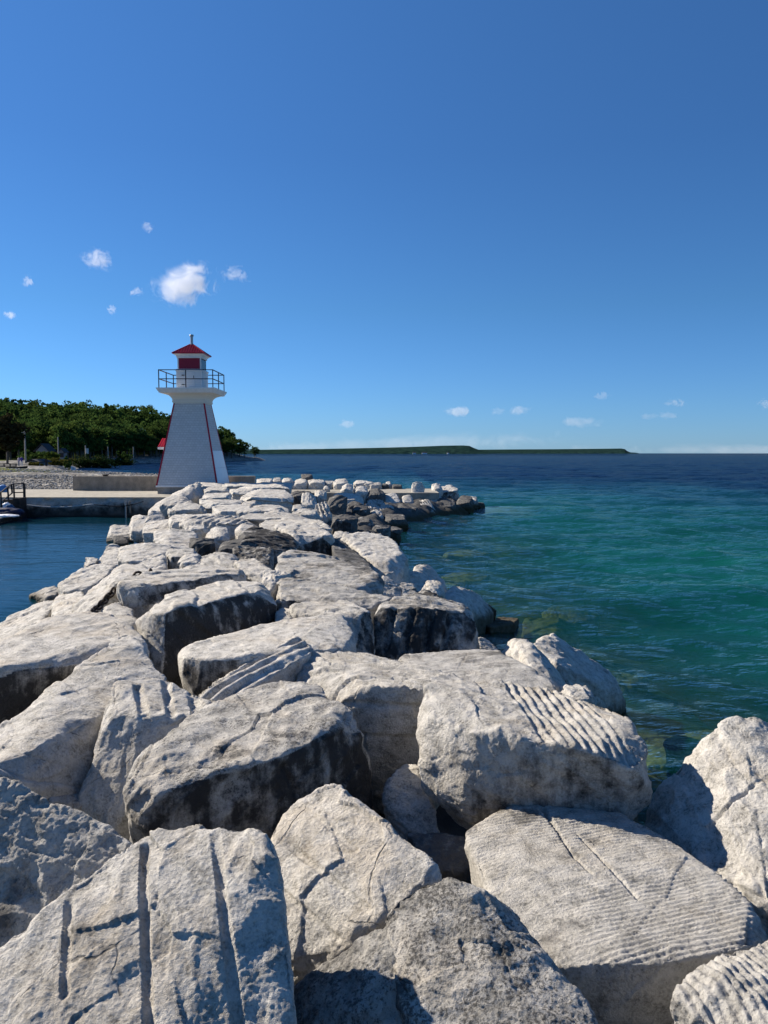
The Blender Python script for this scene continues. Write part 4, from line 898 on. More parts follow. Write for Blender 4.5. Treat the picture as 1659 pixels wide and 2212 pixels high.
# entrance porch on the harbour side
pw = MB(); pz = 2.5; pw.box(-1.5,-.62,.01,-.9,.62,pz)
pw.add([(-1.5,-.62,pz),(-1.5,.62,pz),(-1.5,0,pz+.32),(-.9,-.62,pz),(-.9,.62,pz),(-.9,0,pz+.32)], [[0,1,2],[5,4,3],[0,2,5,3],[2,1,4,5]])
porch = pw.build('porch', M_BOARD, lh)
pr = MB(); 
for s_ in (-1, 1):
    a0, a1 = (0, pz+.40), (s_*.82, pz-.04)
    V = [(-1.72, a0[0], a0[1]), (-.75, a0[0], a0[1]), (-.75, a1[0], a1[1]), (-1.72, a1[0], a1[1])]; V += [(x, y, z+.05) for x, y, z in V]
    pr.add(V, [[0,1,2,3],[7,6,5,4],[0,4,5,1],[1,5,6,2],[2,6,7,3],[3,7,4,0]])
    for k in range(8): 
        x_ = -1.68 + k*.12; pr.bar((x_, a0[0], a0[1]+.06), (x_, a1[0], a1[1]+.06), .03, .03)
pr.build('porch_roof', M_ROOF, porch)
MB().box(-1.73,-.84,pz-.14,-.8,-.80,pz-.02).box(-1.74,-.80,pz-.14,-1.71,.80,pz-.02).build('porch_fascia', M_WHITE, porch)

# ------------------------------------------------------------------ landing steps, float and their things at the left
M_TIMB = plain('black_timber', (.022,.020,.020), .8, .4, 5, .4, bdist=.03)
st = empty('landing_rail', tuple(at(40, 1078, 37.3))); bx = np.array(st.location)
def L(px, py, D=37.3): return tuple(at(px, py, D) - bx)
tag(st, 'black steel handrail of the landing stair at the pier edge', 'railing')
g1 = MB()
for a, b_ in (((29,1045.2),(53,1044.8)),((30,1064),(53,1063.4))): g1.bar(L(*a), L(*b_), .05)
g1.build('top_rail', M_DARK, st)
for a, b_, w_ in (((29.5,1045),(31,1078),.06),((52.3,1045),(53,1078),.09)): MB().bar(L(*a), L(*b_), w_).build('post', M_DARK, st)
hr = MB().bar(L(24.5,1045.5,37.0), L(0.5,1064.5,35.6), .05).bar(L(26.5,1065,37.0), L(4,1082.5,35.8), .045).build('stair_rail', M_DARK, st)
for a, b_, D in (((24.6,1045.6),(26.3,1065.2),37.0),((16.5,1052.5),(18.6,1082),36.5),((1.3,1064.5),(4,1097),35.7)): MB().bar(L(a[0],a[1],D), L(b_[0],b_[1],D), .06).build('post', M_DARK, st)
p0 = at(21, 1078, 37.2); p1 = at(57, 1078, 37.2)
o = MB().box(p0[0], 36.55, -.7, p1[0]-.35, 37.25, DZ-.06).box(p1[0]-.33, 36.5, -.7, p1[0], 37.2, DZ+.02).build('fender', M_TIMB, loc=(p0[0]+.4, 36.9, -.7)); tag(o, 'black timber fender block against the pier wall under the handrail', 'fender')
stp = MB()
for k in range(5): stp.box(-19.4-.27*k, 36.2, DZ-.2-.16*k, -19.1-.27*k, 37.2, DZ-.16-.16*k)
o = stp.build('stair', M_TIMB, loc=(-19.8, 36.7, .2)); tag(o, 'dark stair going down from the pier to the float', 'stair')
# float: skewed plank platform
a_, b_, c_ = at(46, 1101, 36.3), at(0, 1110, 33.6), at(-40, 1118, 31.6)
fl = MB(); fz = .36
q0 = np.array([a_[0], a_[1]]); q1 = np.array([c_[0], c_[1]]); dv = (q1-q0)/np.linalg.norm(q1-q0); nv = np.array([-dv[1], dv[0]]); nv = nv if nv[0] < 0 else -nv
Ln = np.linalg.norm(q1-q0)
base = (q0[0], q0[1], 0)
pl = empty('float', (q0[0], q0[1], 0), math.atan2(dv[1], dv[0])); tag(pl, 'weathered plank float moored at the foot of the landing stair', 'float')
sgn = 1 if (nv @ np.array([-dv[1], dv[0]])) > 0 else -1
M_PLANK = plain('grey_planks', (.22,.22,.205), .85, .35, 6, .3)
f1 = MB(); 
for k in range(int(Ln/.16)): f1.box(k*.16, 0 if sgn > 0 else -1.9, fz-.05, k*.16+.148, 1.9 if sgn > 0 else 0, fz)
f1.build('planking', M_PLANK, pl)
y0_, y1_ = (-.03, 1.92) if sgn > 0 else (-1.92, .03)
MB().box(-.04, y0_, .02, Ln, y0_+.02 if sgn > 0 else y0_+.02, fz-.06).box(-.04, y0_+.04, -.25, Ln, y1_, fz-.07).build('hull', M_TIMB, pl)
MB().bar((0, (0 if sgn < 0 else 0), .16), (Ln, 0, .16), .06, .16).build('rubbing_strip', M_PLANK, pl)
def blob(name, c, r, sx, sy, sz, mat, label, cat, seed, amp=.25):
    bm = bmesh.new(); bmesh.ops.create_icosphere(bm, subdivisions=4, radius=1.0); V = np.array([v.co[:] for v in bm.verts]); F = np.array([[v.index for v in f.verts] for f in bm.faces]); bm.free()
    V *= (1 + amp*fbm(V*1.4, 3, seed) + amp*.6*fbm(V*3.1, 2, seed+4, ridged=True) - amp*.3)[:, None]
    V = V*np.array([sx, sy, sz])*r; V[:, 2] = np.maximum(V[:, 2], -.55*sz*r); V = V - np.array([0,0,V[:,2].min()]) + np.array(c)
    o = mesh_obj(name, V, F, mat, loc=c, smooth=True); return tag(o, label, cat)
M_CLW = plain('white_cloth', (.78,.79,.82), .8, .05, 8, .3); M_CLB = plain('blue_cloth', (.05,.11,.20), .8, .2, 8, .3); M_NAVY = plain('navy_cover', (.010,.013,.045), .6, .3, 6, .3); M_BLUE = plain('blue_plastic', (.11,.26,.50), .5, .1, 6, .1)
ft = lambda x, y, D: (at(x, y, D)[0], D, fz+.002)
blob('bag', ft(15, 1098, 36.2), .27, .9, .8, 1.25, M_CLW, 'white cloth bag sitting on the float beside a blue sack', 'bag', 3)
blob('sack', ft(22.5, 1099, 36.1), .27, .9, .8, 1.05, M_CLB, 'blue sack slumped on the float next to the white bag', 'sack', 5)
blob('cover', ft(10, 1106, 35.2), .62, 1.5, .8, .38, M_NAVY, 'navy blue cover lying along the float in front of the bags', 'cover', 7, .15)
blob('towel', ft(9, 1112, 34.2), .5, 1.4, .5, .16, M_CLW, 'pale towel spread on the near edge of the float', 'towel', 9, .2)
c_ = at(15, 1053, 37.6); 
o = blob('float_ring', (c_[0], c_[1]-.4, c_[2]-.22), .24, 1.05, .55, 1.0, M_BLUE, 'light blue bundle hung on the upper end of the stair rail', 'bundle', 12, .08); o.name = 'bundle'

# chain lying over the harbour slope stones
M_CHAIN = plain('rusty_chain', (.035,.025,.02), .6, .4, 30, .2, .5)
def chain(pts, label, r=.055, th=.014):
    pts = [Vector(p) for p in pts]; seg = []; mb = MB(); acc = 0; L_ = sum((pts[i+1]-pts[i]).length for i in range(len(pts)-1)); n = int(L_/(r*1.55)); 
    for k in range(n):
        s = (k+.5)/n*L_
        for i in range(len(pts)-1):
            l = (pts[i+1]-pts[i]).length
            if s <= l or i == len(pts)-2: p = pts[i].lerp(pts[i+1], min(1, s/l)); d = (pts[i+1]-pts[i]).normalized(); break
            s -= l
        u = d.cross(Vector((0,0,1))).normalized(); v = u.cross(d)
        if k % 2: u, v = v, u
        loop = [p + d*(r*1.15*math.cos(a)) + u*(r*.7*math.sin(a)) for a in np.linspace(0, 2*math.pi, 11)]
        mb.tube(loop, th, 5)
    o = mb.build('chain', M_CHAIN, loc=tuple(pts[0]), smooth=True); return tag(o, label, 'chain')
# ------------------------------------------------------------------ shore, hill, woods
SH = [(36,-13),(46,-13),(50,-13),(60,-14.5),(66,-16),(73,-18.5),(80,-27),(95,-40),(110,-45),(140,-58),(165,-66),(200,-73),(225,-77),(250,-75),(300,-64),(335,-54),(352,-55),(380,-95),(450,-150),(700,-260)]
def land(x, y):
    d = (interp(y, SH) - x)
    z = -1.2 + 2.45*sst(-5, 3.2, d) + .30*sst(3, 12, d) + .25*sst(30, 60, d)
    hill = 11*sst(3, 45, d)*sst(215, 330, y) + 7*sst(40, 140, d)*sst(330, 460, y) + 4*sst(40, 140, d)*sst(150, 230, y)
    return z + hill, d
xs = np.concatenate([np.arange(-420, -140, 4.), np.arange(-140, -5, 1.0)]); ys = np.concatenate([np.arange(45.95, 140, .8), np.arange(140, 620, 4.)])
X, Y = np.meshgrid(xs, ys); P = np.stack([X.ravel(), Y.ravel(), np.zeros(X.size)], 1); z, d = land(P[:,0], P[:,1])
nb = fbm(P*.12, 3, 71); P[:, 2] = z + .12*nb*sst(0, 5, d) + .05*fbm(P*.9, 2, 73)
P[:, 2] = np.minimum(P[:, 2], np.where(P[:,1] < 52, DZ-.02 + .06*(P[:,1]-46), 99))
P[:, 2] = np.where(P[:,1] < 46.02, np.minimum(P[:,2], DZ-.03), P[:,2])
def beach_mat():
    t = NT('pebble_beach'); gp = t.n('NewGeometry').outputs['Position']; at_ = t.n('Attribute'); at_.attribute_name = 'sh'
    v1 = t.n('TexVoronoi'); v1.inputs['Scale'].default_value = 3.2; t.l(gp, v1.inputs['Vector'])
    v2 = t.n('TexVoronoi'); v2.inputs['Scale'].default_value = 1.1; t.l(gp, v2.inputs['Vector'])
    s1 = t.n('SeparateColor'); t.l(v1.outputs['Color'], s1.inputs[0]); s2 = t.n('SeparateColor'); t.l(v2.outputs['Color'], s2.inputs[0])
    n = t.noise(gp, .25, 5, .6)
    k = t.math('ADD', t.math('MULTIPLY', s1.outputs[0], .6), t.math('MULTIPLY', s2.outputs[0], .4))
    c = t.ramp(k, [(0.08,(.06,.058,.055)), (.35,(.19,.18,.165)), (.65,(.27,.26,.235)), (.92,(.52,.50,.46))])
    c = t.mix(t.mapr(n, .42, .62, 0, .45), c, (.15,.147,.14))
    n2 = t.noise(gp, 1.3, 5, .65); 
    gr = t.math('ADD', at_.outputs['Fac'], t.math('MULTIPLY', t.math('SUBTRACT', n2, .5), .9))
    c = t.mix(t.mapr(gr, .45, .6), c, t.mix(n2, (.09,.10,.025), (.16,.17,.05)))
    c = t.mix(t.mapr(at_.outputs['Fac'], 1.2, 1.7), c, (.014,.022,.008))
    h = t.math('SUBTRACT', 1.0, v1.outputs['Distance'])
    return t.out(t.bsdf(c, .9, t.bump(h, .9, .12), 0, 0.0))
# 'sh' marks the turf: a tongue by the near left and all ground well back from the shore
tn = sst(34, 24, np.abs(P[:,1]-72)*1.6 + np.maximum(0, P[:,0]+36)*3)*.9
bk = sst(40, 54, d)*sst(92, 112, P[:,1]); hl = sst(150, 200, P[:,1])*sst(12, 22, d)
o = mesh_obj('beach', P, grid_faces(len(xs), len(ys)), beach_mat(), smooth=True, attrs={'sh': np.maximum(np.maximum(tn, bk), hl*2)}); tag(o, kind='structure')

# pebbles lying on the near beach: uncountable, one object
rp = np.random.default_rng(77); n = 18000; yy = 46.2 + 46*rp.random(n)**1.3; xx = interp(yy, SH) - 1.2 - rp.random(n)**.9*(.60*yy - 8)
bmi = bmesh.new(); bmesh.ops.create_icosphere(bmi, subdivisions=1, radius=1.0); IV = np.array([v.co[:] for v in bmi.verts]); IF = np.array([[v.index for v in f.verts] for f in bmi.faces]); bmi.free()
zz = land(xx, yy)[0]; zz = np.minimum(zz, np.where(yy < 52, DZ-.02+.06*(yy-46), 99)); rr = (.024+.05*rp.random(n)**2.2)*(.7+yy/90)
an = rp.random(n)*6.28; sq = rp.uniform(.6, 1.3, (n, 2)); PV = IV[None]*np.stack([sq[:,0], sq[:,1], np.full(n, .55)], 1)[:, None, :]*rr[:, None, None]
ca, sa = np.cos(an)[:, None], np.sin(an)[:, None]
PV = np.stack([PV[:,:,0]*ca - PV[:,:,1]*sa + xx[:,None], PV[:,:,0]*sa + PV[:,:,1]*ca + yy[:,None], PV[:,:,2] + zz[:,None] + rr[:,None]*.25], -1).reshape(-1, 3)
PF = (IF[None] + (np.arange(n)*len(IV))[:, None, None]).reshape(-1, 3); tn_ = np.repeat(rp.random(n), len(IV))
t = NT('pebbles'); at_ = t.n('Attribute'); at_.attribute_name = 'tn'; M_PEB = t.out(t.bsdf(t.ramp(at_.outputs['Fac'], [(0,(.08,.08,.075)),(.4,(.20,.195,.18)),(1,(.48,.465,.43))]), .9))
o = mesh_obj('pebbles', PV, PF, M_PEB, attrs={'tn': tn_}); tag(o, 'grey pebbles strewn over the near beach', 'pebbles', kind='stuff')

def foliage(name, c0, c1, trans=.38):
    t = NT(name); at_ = t.n('Attribute'); at_.attribute_name = 'lf'; sep = t.n('SeparateColor'); t.l(at_.outputs['Color'], sep.inputs[0])
    c = t.mix(sep.outputs[0], c0, c1); c = t.mix(t.math('MULTIPLY', sep.outputs[1], .5), c, (.10,.10,.018))
    d = t.n('BsdfDiffuse'); t.l(c, d.inputs['Color']); tl = t.n('BsdfTranslucent'); t.l(c, tl.inputs['Color']); m = t.n('MixShader'); m.inputs[0].default_value = trans
    t.l(d.outputs[0], m.inputs[1]); t.l(tl.outputs[0], m.inputs[2]); return t.out(m.outputs[0])
M_LEAF = foliage('leaves', (.026,.056,.016), (.080,.138,.034)); M_CONE = foliage('conifer', (.008,.022,.010), (.022,.042,.015)); M_PURP = foliage('purple_leaves', (.010,.006,.010), (.022,.012,.016), .1)
M_BUSH = foliage('bright_bush', (.05,.08,.015), (.11,.15,.03)); M_OLIVE = foliage('olive_scrub', (.06,.06,.015), (.13,.12,.03)); M_BARK = plain('bark', (.10,.085,.07), .9, .3, 4, .5, bdist=.05)
def crown(rng, c, rx, rz, n_cl, per, size, cone=False, tint=None):
    """leaf clumps spread through a crown's volume -> quads, leaf values"""
    VV, LL = [], []
    tint = rng.random()*.6 if tint is None else tint; warm = max(0, rng.normal(.1, .25))
    for k in range(n_cl):
        if cone:
            t_ = rng.random()**.8; r_ = rx*(1-t_)*rng.uniform(.55, 1.0); a = rng.random()*6.283
            cc = np.array([r_*math.cos(a), r_*math.sin(a), (t_-.5)*2*rz]); cr = rx*(.16+.30*(1-t_))
        else:
            u = rng.normal(size=3); u /= np.linalg.norm(u); u[2] = u[2]*.95+.1; rad = rng.uniform(.35, .85)
            cc = u*rad*np.array([rx, rx, rz]); cr = rx*rng.uniform(.26, .46)
        q = rng.normal(size=(per, 3)); q /= np.linalg.norm(q, axis=1)[:, None]; q[:, 2] = np.abs(q[:, 2])*.9 - .25*(rng.random(per) < .5)
        p = cc + q*cr*rng.uniform(.6, 1.05, (per, 1))*np.array([1,1,.8])
        nn = q + rng.normal(size=(per,3))*.45; nn /= np.linalg.norm(nn, axis=1)[:, None]
        t1 = np.cross(nn, rng.normal(size=(per,3))); t1 /= np.linalg.norm(t1, axis=1)[:, None]; t2 = np.cross(nn, t1)
        s1 = size*rng.uniform(.5, 1.1, (per,1)); s2 = size*rng.uniform(.35, .8, (per,1))
        V = np.stack([p - t1*s1, p + t2*s2*.8 - t1*s1*.15, p + t1*s1, p - t2*s2], 1)
        VV.append(V + c); v = np.clip(tint + rng.normal(0, .16), 0, 1); LL.append(np.repeat(np.clip(v + rng.normal(0, .12, per), 0, 1), 4))
    V = np.concatenate(VV).reshape(-1, 3); l = np.concatenate(LL); at4 = np.stack([l, np.full(len(l), np.clip(warm, 0, 1)), l*0, l*0+1], 1)
    return V, at4
def quads(V): return np.arange(len(V)).reshape(-1, 4)
rng = np.random.default_rng(11)
protos = []
def tree(label, loc, h, rx, mat=None, cone=False, n_cl=26, per=40, size=.42, group=None, tint=None, name='tree', cat='tree', trunk=.03, make=True):
    e = empty(name, loc); tag(e, label, cat, group)
    rz = h*(1-trunk)*.5
    V, a = crown(rng, np.array([0, 0, h*trunk+rz]), rx, rz*(1.0 if cone else .95), n_cl, per, size, cone, tint)
    mesh_obj('crown', V, quads(V), mat or M_LEAF, e, attrs={'lf': a})
    tb = MB().tube([(0,0,-.3),(.08*rx*.3,0,h*.3),(0,.05,h*.72)], .05*h*.5, 7, .012*h)
    for k in range(4):
        a_ = k*1.6+rng.random(); tb.tube([(0,0,h*(.32+.08*k)), (rx*.55*math.cos(a_), rx*.55*math.sin(a_), h*(.5+.09*k))], .012*h, 5, .004*h)
    tb.build('trunk', M_BARK, e); return e
def put(src, loc, rz, s, label=None, group=None):
    r = src.copy(); COL.objects.link(r); r.location = loc; r.rotation_euler = (0,0,rz); r.scale = (s, s, s*1.0)
    if label: r['label'] = label
    if group: r['group'] = group
    for ch in list(src.children):
        c_ = ch.copy(); COL.objects.link(c_); c_.parent = r
    return r
def gz(x, y): return float(land(np.array([x]), np.array([y]))[0][0]) - .1
# individually standing trees
p = at(16, 1003, 128); tree('dark purple-leaved tree at the left edge of the picture behind the beach', (p[0], 128, gz(p[0],128)), 8.3, 3.6, M_PURP, n_cl=40, per=60, size=.40, trunk=.12)
p = at(114, 985, 138); tree('bright green round bush tree behind the olive scrub', (p[0], 138, gz(p[0],138)), 2.6, 1.25, M_BUSH, n_cl=18, per=40, size=.25, trunk=.1)
FG = 'leafy trees along the foot of the wooded hill'; FL = 'dense green tree in the front rank at the foot of the wooded hill'
src = [tree(FL, (0,0,0), hh, rr, None, False, 30, 75, .33, FG, tn_) for hh, rr, tn_ in ((11,4.2,.25),(12.5,4.6,.45),(9.5,3.8,.6),(13,4.2,.15),(10.5,4.4,.75))]
spots = []
for k in range(44):
    u = k/43; y = 190 + 60*math.sin(u*9)*.3 + 70*u + rng.uniform(-8, 8); px = 20 + 330*u + rng.uniform(-6, 6); p = at(px, 985, y); dd = float(land(np.array([p[0]]), np.array([y]))[1][0])
    spots.append((min(p[0], float(interp(y, SH))-10), y))
for k in range(30):
    u = k/29; y = 232 + 102*u; spots.append((float(interp(y, SH)) - 7 - rng.uniform(0, 7) - 4*(1-u), y))
for k in range(34):
    y = rng.uniform(290, 350); spots.append((float(interp(y, SH)) - 2.5 - rng.uniform(0, 1)**1.3*24, y))
for i, (x, y) in enumerate(spots):
    head = i >= 44; u = (y-232)/102
    s = rng.uniform(.75, 1.1)*(1.0 if not head else 1.05 - .42*max(0, u)**2)
    if i < 5: e = src[i]; e.location = (x, y, gz(x, y)); e.rotation_euler = (0,0,rng.random()*6); e.scale = (s,)*3
    else: put(src[int(rng.integers(5))], (x, y, gz(x, y)), rng.random()*6, s, 'dense green tree on the low headland beside the water' if head else FL, 'trees on the low headland' if head else FG)
# the wood on the hill reads as one mass
VV, AA = [], []
for k in range(3000):
    y = rng.uniform(205, 520); x = -rng.uniform(55, 300)*(y/330) - 5
    dd = float(interp(y, SH)) - x
    if dd < 8 or x/y < -.62: continue
    z = gz(x, y); h = rng.uniform(7, 12); r = rng.uniform(3.0, 5.2); cone = rng.random() < .12
    V, a = crown(rng, np.array([x, y, z+h*.56]), r*(.7 if cone else 1), h*.5, 10, 26 if y < 360 else 16, .62 if y < 360 else .85, cone, None if not cone else .02); VV.append(V); AA.append(a)
V = np.concatenate(VV); o = mesh_obj('forest', V, quads(V), M_LEAF, attrs={'lf': np.concatenate(AA)}); tag(o, 'dense green wood covering the hillside behind the beach', 'forest', kind='stuff')
# hedges, scrub and bushes
def hedge(label, x0, x1, ytop, D, depth, mat, name='hedge', hmin=.6, size=.22, n=60):
    a, b_ = at(x0, ytop, D), at(x1, ytop, D); z = gz((a[0]+b_[0])/2, D); h = max(hmin, a[2]-z); VV, AA = [], []
    for k in range(n):
        x = a[0] + (b_[0]-a[0])*rng.random(); hh = h*rng.uniform(.75, 1.08); r = min(abs(b_[0]-a[0])*.3, h*.6)
        V, at4 = crown(rng, np.array([x, D+rng.uniform(-1,1)*depth*.4, z+hh*.5]), r, hh*.55, 3, 18, size); VV.append(V); AA.append(at4)
    V = np.concatenate(VV); c = (float((a[0]+b_[0])/2), D, z); o = mesh_obj(name, V, quads(V), mat, loc=c, attrs={'lf': np.concatenate(AA)}); return tag(o, label, name)
hedge('dark green hedge left of the bright round bush', 52, 108, 973, 144, 3, M_LEAF)
hedge('long dark clipped hedge behind the pebble beach', 150, 236, 984, 165, 3, M_CONE, n=90)
hedge('olive and yellow scrub in front of the dark hedge', 82, 152, 991, 132, 4, M_OLIVE, 'scrub', n=80)
hedge('small dark bush at the edge of the pebbles right of the scrub', 140, 152, 985, 128, 2, M_LEAF, 'bush', n=14)
hedge('rounded bush at the far end of the beach near the water', 254, 280, 972, 215, 4, M_LEAF, 'bush', n=30, size=.35)
hedge('low brush along the foot of the hill by the water', 236, 284, 988, 200, 3, M_CONE, 'brush', n=50)
hedge('low grey-green shrub on the turf in front of the small hut', 66, 86, 1001, 118, 2, M_OLIVE, 'shrub', n=18)
# utility poles
M_POLE = plain('weathered_pole', (.30,.28,.25), .9, .2, 3, .2)
for (x, yt, D, lb, box) in ((53, 927, 140, 'tall weathered utility pole right of the purple tree', 0), (125, 944, 175, 'utility pole standing beside the bright round bush', 0), (184.5, 962, 190, 'utility pole carrying a white transformer in front of the wood', 1), (233, 965, 200, 'faint utility pole in front of the dark wood, middle of the beach', 0), (288, 965, 215, 'rightmost utility pole near the far end of the beach', 0)):
    q = at(x, yt, D); z = gz(q[0], D); e = empty('utility_pole', (q[0], D, z)); tag(e, lb, 'pole')
    H_ = q[2]-z; MB().tube([(0,0,-.3),(0,0,H_)], .17, 8, .12).build('pole', M_POLE, e)
    if x == 53: MB().bar((-.55,0,H_-.6),(.55,0,H_-.6), .10).build('crossarm', M_POLE, e)
    if box: MB().tube([(.32,0,H_-2.1),(.32,0,H_-.75)], .42, 12).build('transformer', M_GALV, e)
# houses half hidden by the greenery
M_HWALL = plain('shaded_siding', (.14,.16,.19), .7, .05, 4, .1); M_HROOF = plain('dark_roof', (.022,.024,.030), .8, .2, 4, .2)  # siding colour darkened to stand for the shade of tall trees
def house(label, x0, x1, yb, yr, D, dep, hmin=2.2):
    a, b_ = at(x0, yb, D), at(x1, yb, D); z = gz(a[0], D); W_ = (b_[0]-a[0])/2; e = empty('house', ((a[0]+b_[0])/2, D+dep/2, z)); tag(e, label, 'house')
    he = max(hmin, at(x0, yb, D)[2]-z); hr = max(he+hmin*.36, at(x0, yr, D)[2]-z)
    mw = MB().box(-W_, -dep/2, -.3, W_, dep/2, he).add([(-W_,-dep/2,he),(W_,-dep/2,he),(0,-dep/2,hr-.1),(-W_,dep/2,he),(W_,dep/2,he),(0,dep/2,hr-.1)], [[0,1,2],[5,4,3]])
    wl = mw.build('wall', M_HWALL, e); r = MB()
    for s_ in (-1, 1):
        V = [(0,-dep/2-.5,hr),(s_*(W_+.4),-dep/2-.5,he-.15),(s_*(W_+.4),dep/2+.5,he-.15),(0,dep/2+.5,hr)]; V += [(x, y, q+.12) for x, y, q in V]
        r.add(V, [[0,1,2,3],[7,6,5,4],[0,4,5,1],[1,5,6,2],[2,6,7,3],[3,7,4,0]])
    r.build('roof', M_HROOF, e); wn = MB().box(-.6*hmin/2.2,-dep/2-.05,hmin*.45,.6*hmin/2.2,-dep/2-.005,hmin*.9).build('window', M_DARK, wl)
    return e
house('house with a steep dark roof and pale gable half hidden behind the hedge', 78, 104, 974, 959, 168, 3)
house('small bluish cottage right of the round bush, mostly hidden', 127, 137, 977, 969, 180, 2)
house('little low hut with a pale blue front on the turf by the purple tree', 63, 80, 1006, 999, 120, 4, .7)
# fence and table-like things at the far left, people
e = empty('fence', (float(at(14, 1010, 100)[0]), 100, gz(float(at(14,1010,100)[0]), 100))); tag(e, 'dark rail fence at the far left edge in front of the purple tree', 'fence')
xa, xb = float(at(-30, 1010, 100)[0])-e.location.x, float(at(35, 1010, 100)[0])-e.location.x; zt = float(at(14, 1002, 100)[2])-e.location.z
rr_ = MB()
for f in (.35, .68, 1.0): rr_.bar((xa,0,zt*f),(xb,0,zt*f), .09)
rr_.build('rail', M_TIMB, e)
for k in range(6): MB().bar((xa+(xb-xa)*k/5,0,-.2),(xa+(xb-xa)*k/5,0,zt+.05), .11).build('post', M_TIMB, e)
# driftwood, boats and floats of the beach
def boat(label, x, y, D, ln, rz, mat):
    q = at(x, y, D); z = gz(q[0], D)+.1; V, F = [], []; n = 11; m = 7
    for i in range(n):
        t_ = i/(n-1)*2-1; w_ = .36*ln*.5*(1-abs(t_)**2.6)*1.1+.01
        for k in range(m):
            a = math.pi*(k/(m-1)); V.append((t_*ln/2, -w_*math.cos(a), .34*ln*.33*(1-math.sin(a)*(1-.15*abs(t_)))*1.0+.08*abs(t_)**2))
    for i in range(n-1):
        for k in range(m-1): F.append([i*m+k, (i+1)*m+k, (i+1)*m+k+1, i*m+k+1])
    e = empty('rowboat', (q[0], D, z), rz); tag(e, label, 'boat')
    o = mesh_obj('hull', V, F, mat, e, smooth=True); md = o.modifiers.new('s', 'SOLIDIFY'); md.thickness = .05
    MB().box(-.12,-.28*ln*.5,.2,.12,.28*ln*.5,.24).build('seat', M_PLANK, e); return e
boat('small dark rowboat pulled up on the turf at the left, pale rim', 36.5, 1016, 88, 2.2, .4, M_TIMB)
o = MB().tube([tuple(at(97, 1022, 78)+np.array([0,0,.05])), tuple(at(120, 1021, 79)+np.array([0,0,.12])), tuple(at(157, 1019.5, 80)+np.array([0,0,.08]))], .16, 8, .08).build('driftwood', M_TIMB, loc=tuple(at(97,1022,78))); tag(o, 'long dark driftwood log lying on the pebbles', 'log')
for (x, y, D, lb) in ((156, 1003.5, 122, 'small white post at the edge of the pebble beach'), (100, 1000, 118, 'short dark post on the turf beside the scrub'), (160, 993, 122, 'tiny white sign on a post in the scrub')):
    q = at(x, y, D); z = gz(q[0], D); e = MB().box(-.14,-.06,0,.14,.06,1.1).box(-.22,-.08,.75,.22,-.061,1.15).build('post', M_SHEET if 'white' in lb else M_TIMB); e.location = (q[0], D, z); tag(e, lb, 'post')
for (x, lb, sc_) in ((222, 'white garden chair on the far beach, left one of two', 1.), (230, 'white garden chair on the far beach, right one of two', .9)):
    q = at(x, 995, 165); z = gz(q[0], 165)+.1; e = empty('chair', (q[0], 165, z), .5); tag(e, lb, 'chair', 'garden chairs on the far beach')
    MB().box(-.3,-.3,.38,.3,.3,.45).build('seat', M_SHEET, e); MB().box(-.3,.26,.45,.3,.33,1.0).build('backrest', M_SHEET, e)
    for (sx_, sy_) in ((-1,-1),(1,-1),(1,1),(-1,1)): MB().box(sx_*.26-.03,sy_*.26-.03,0,sx_*.26+.03,sy_*.26+.03,.38).build('leg', M_SHEET, e)
q = at(228, 1027.8, 44.7); o = MB().frustum(0,0,0,.10,.10,.10,.17,.14).build('bowl', M_DARK); o.location = (q[0], 44.7, 1.881); tag(o, 'small black bowl standing on top of the long grey wall', 'bowl')

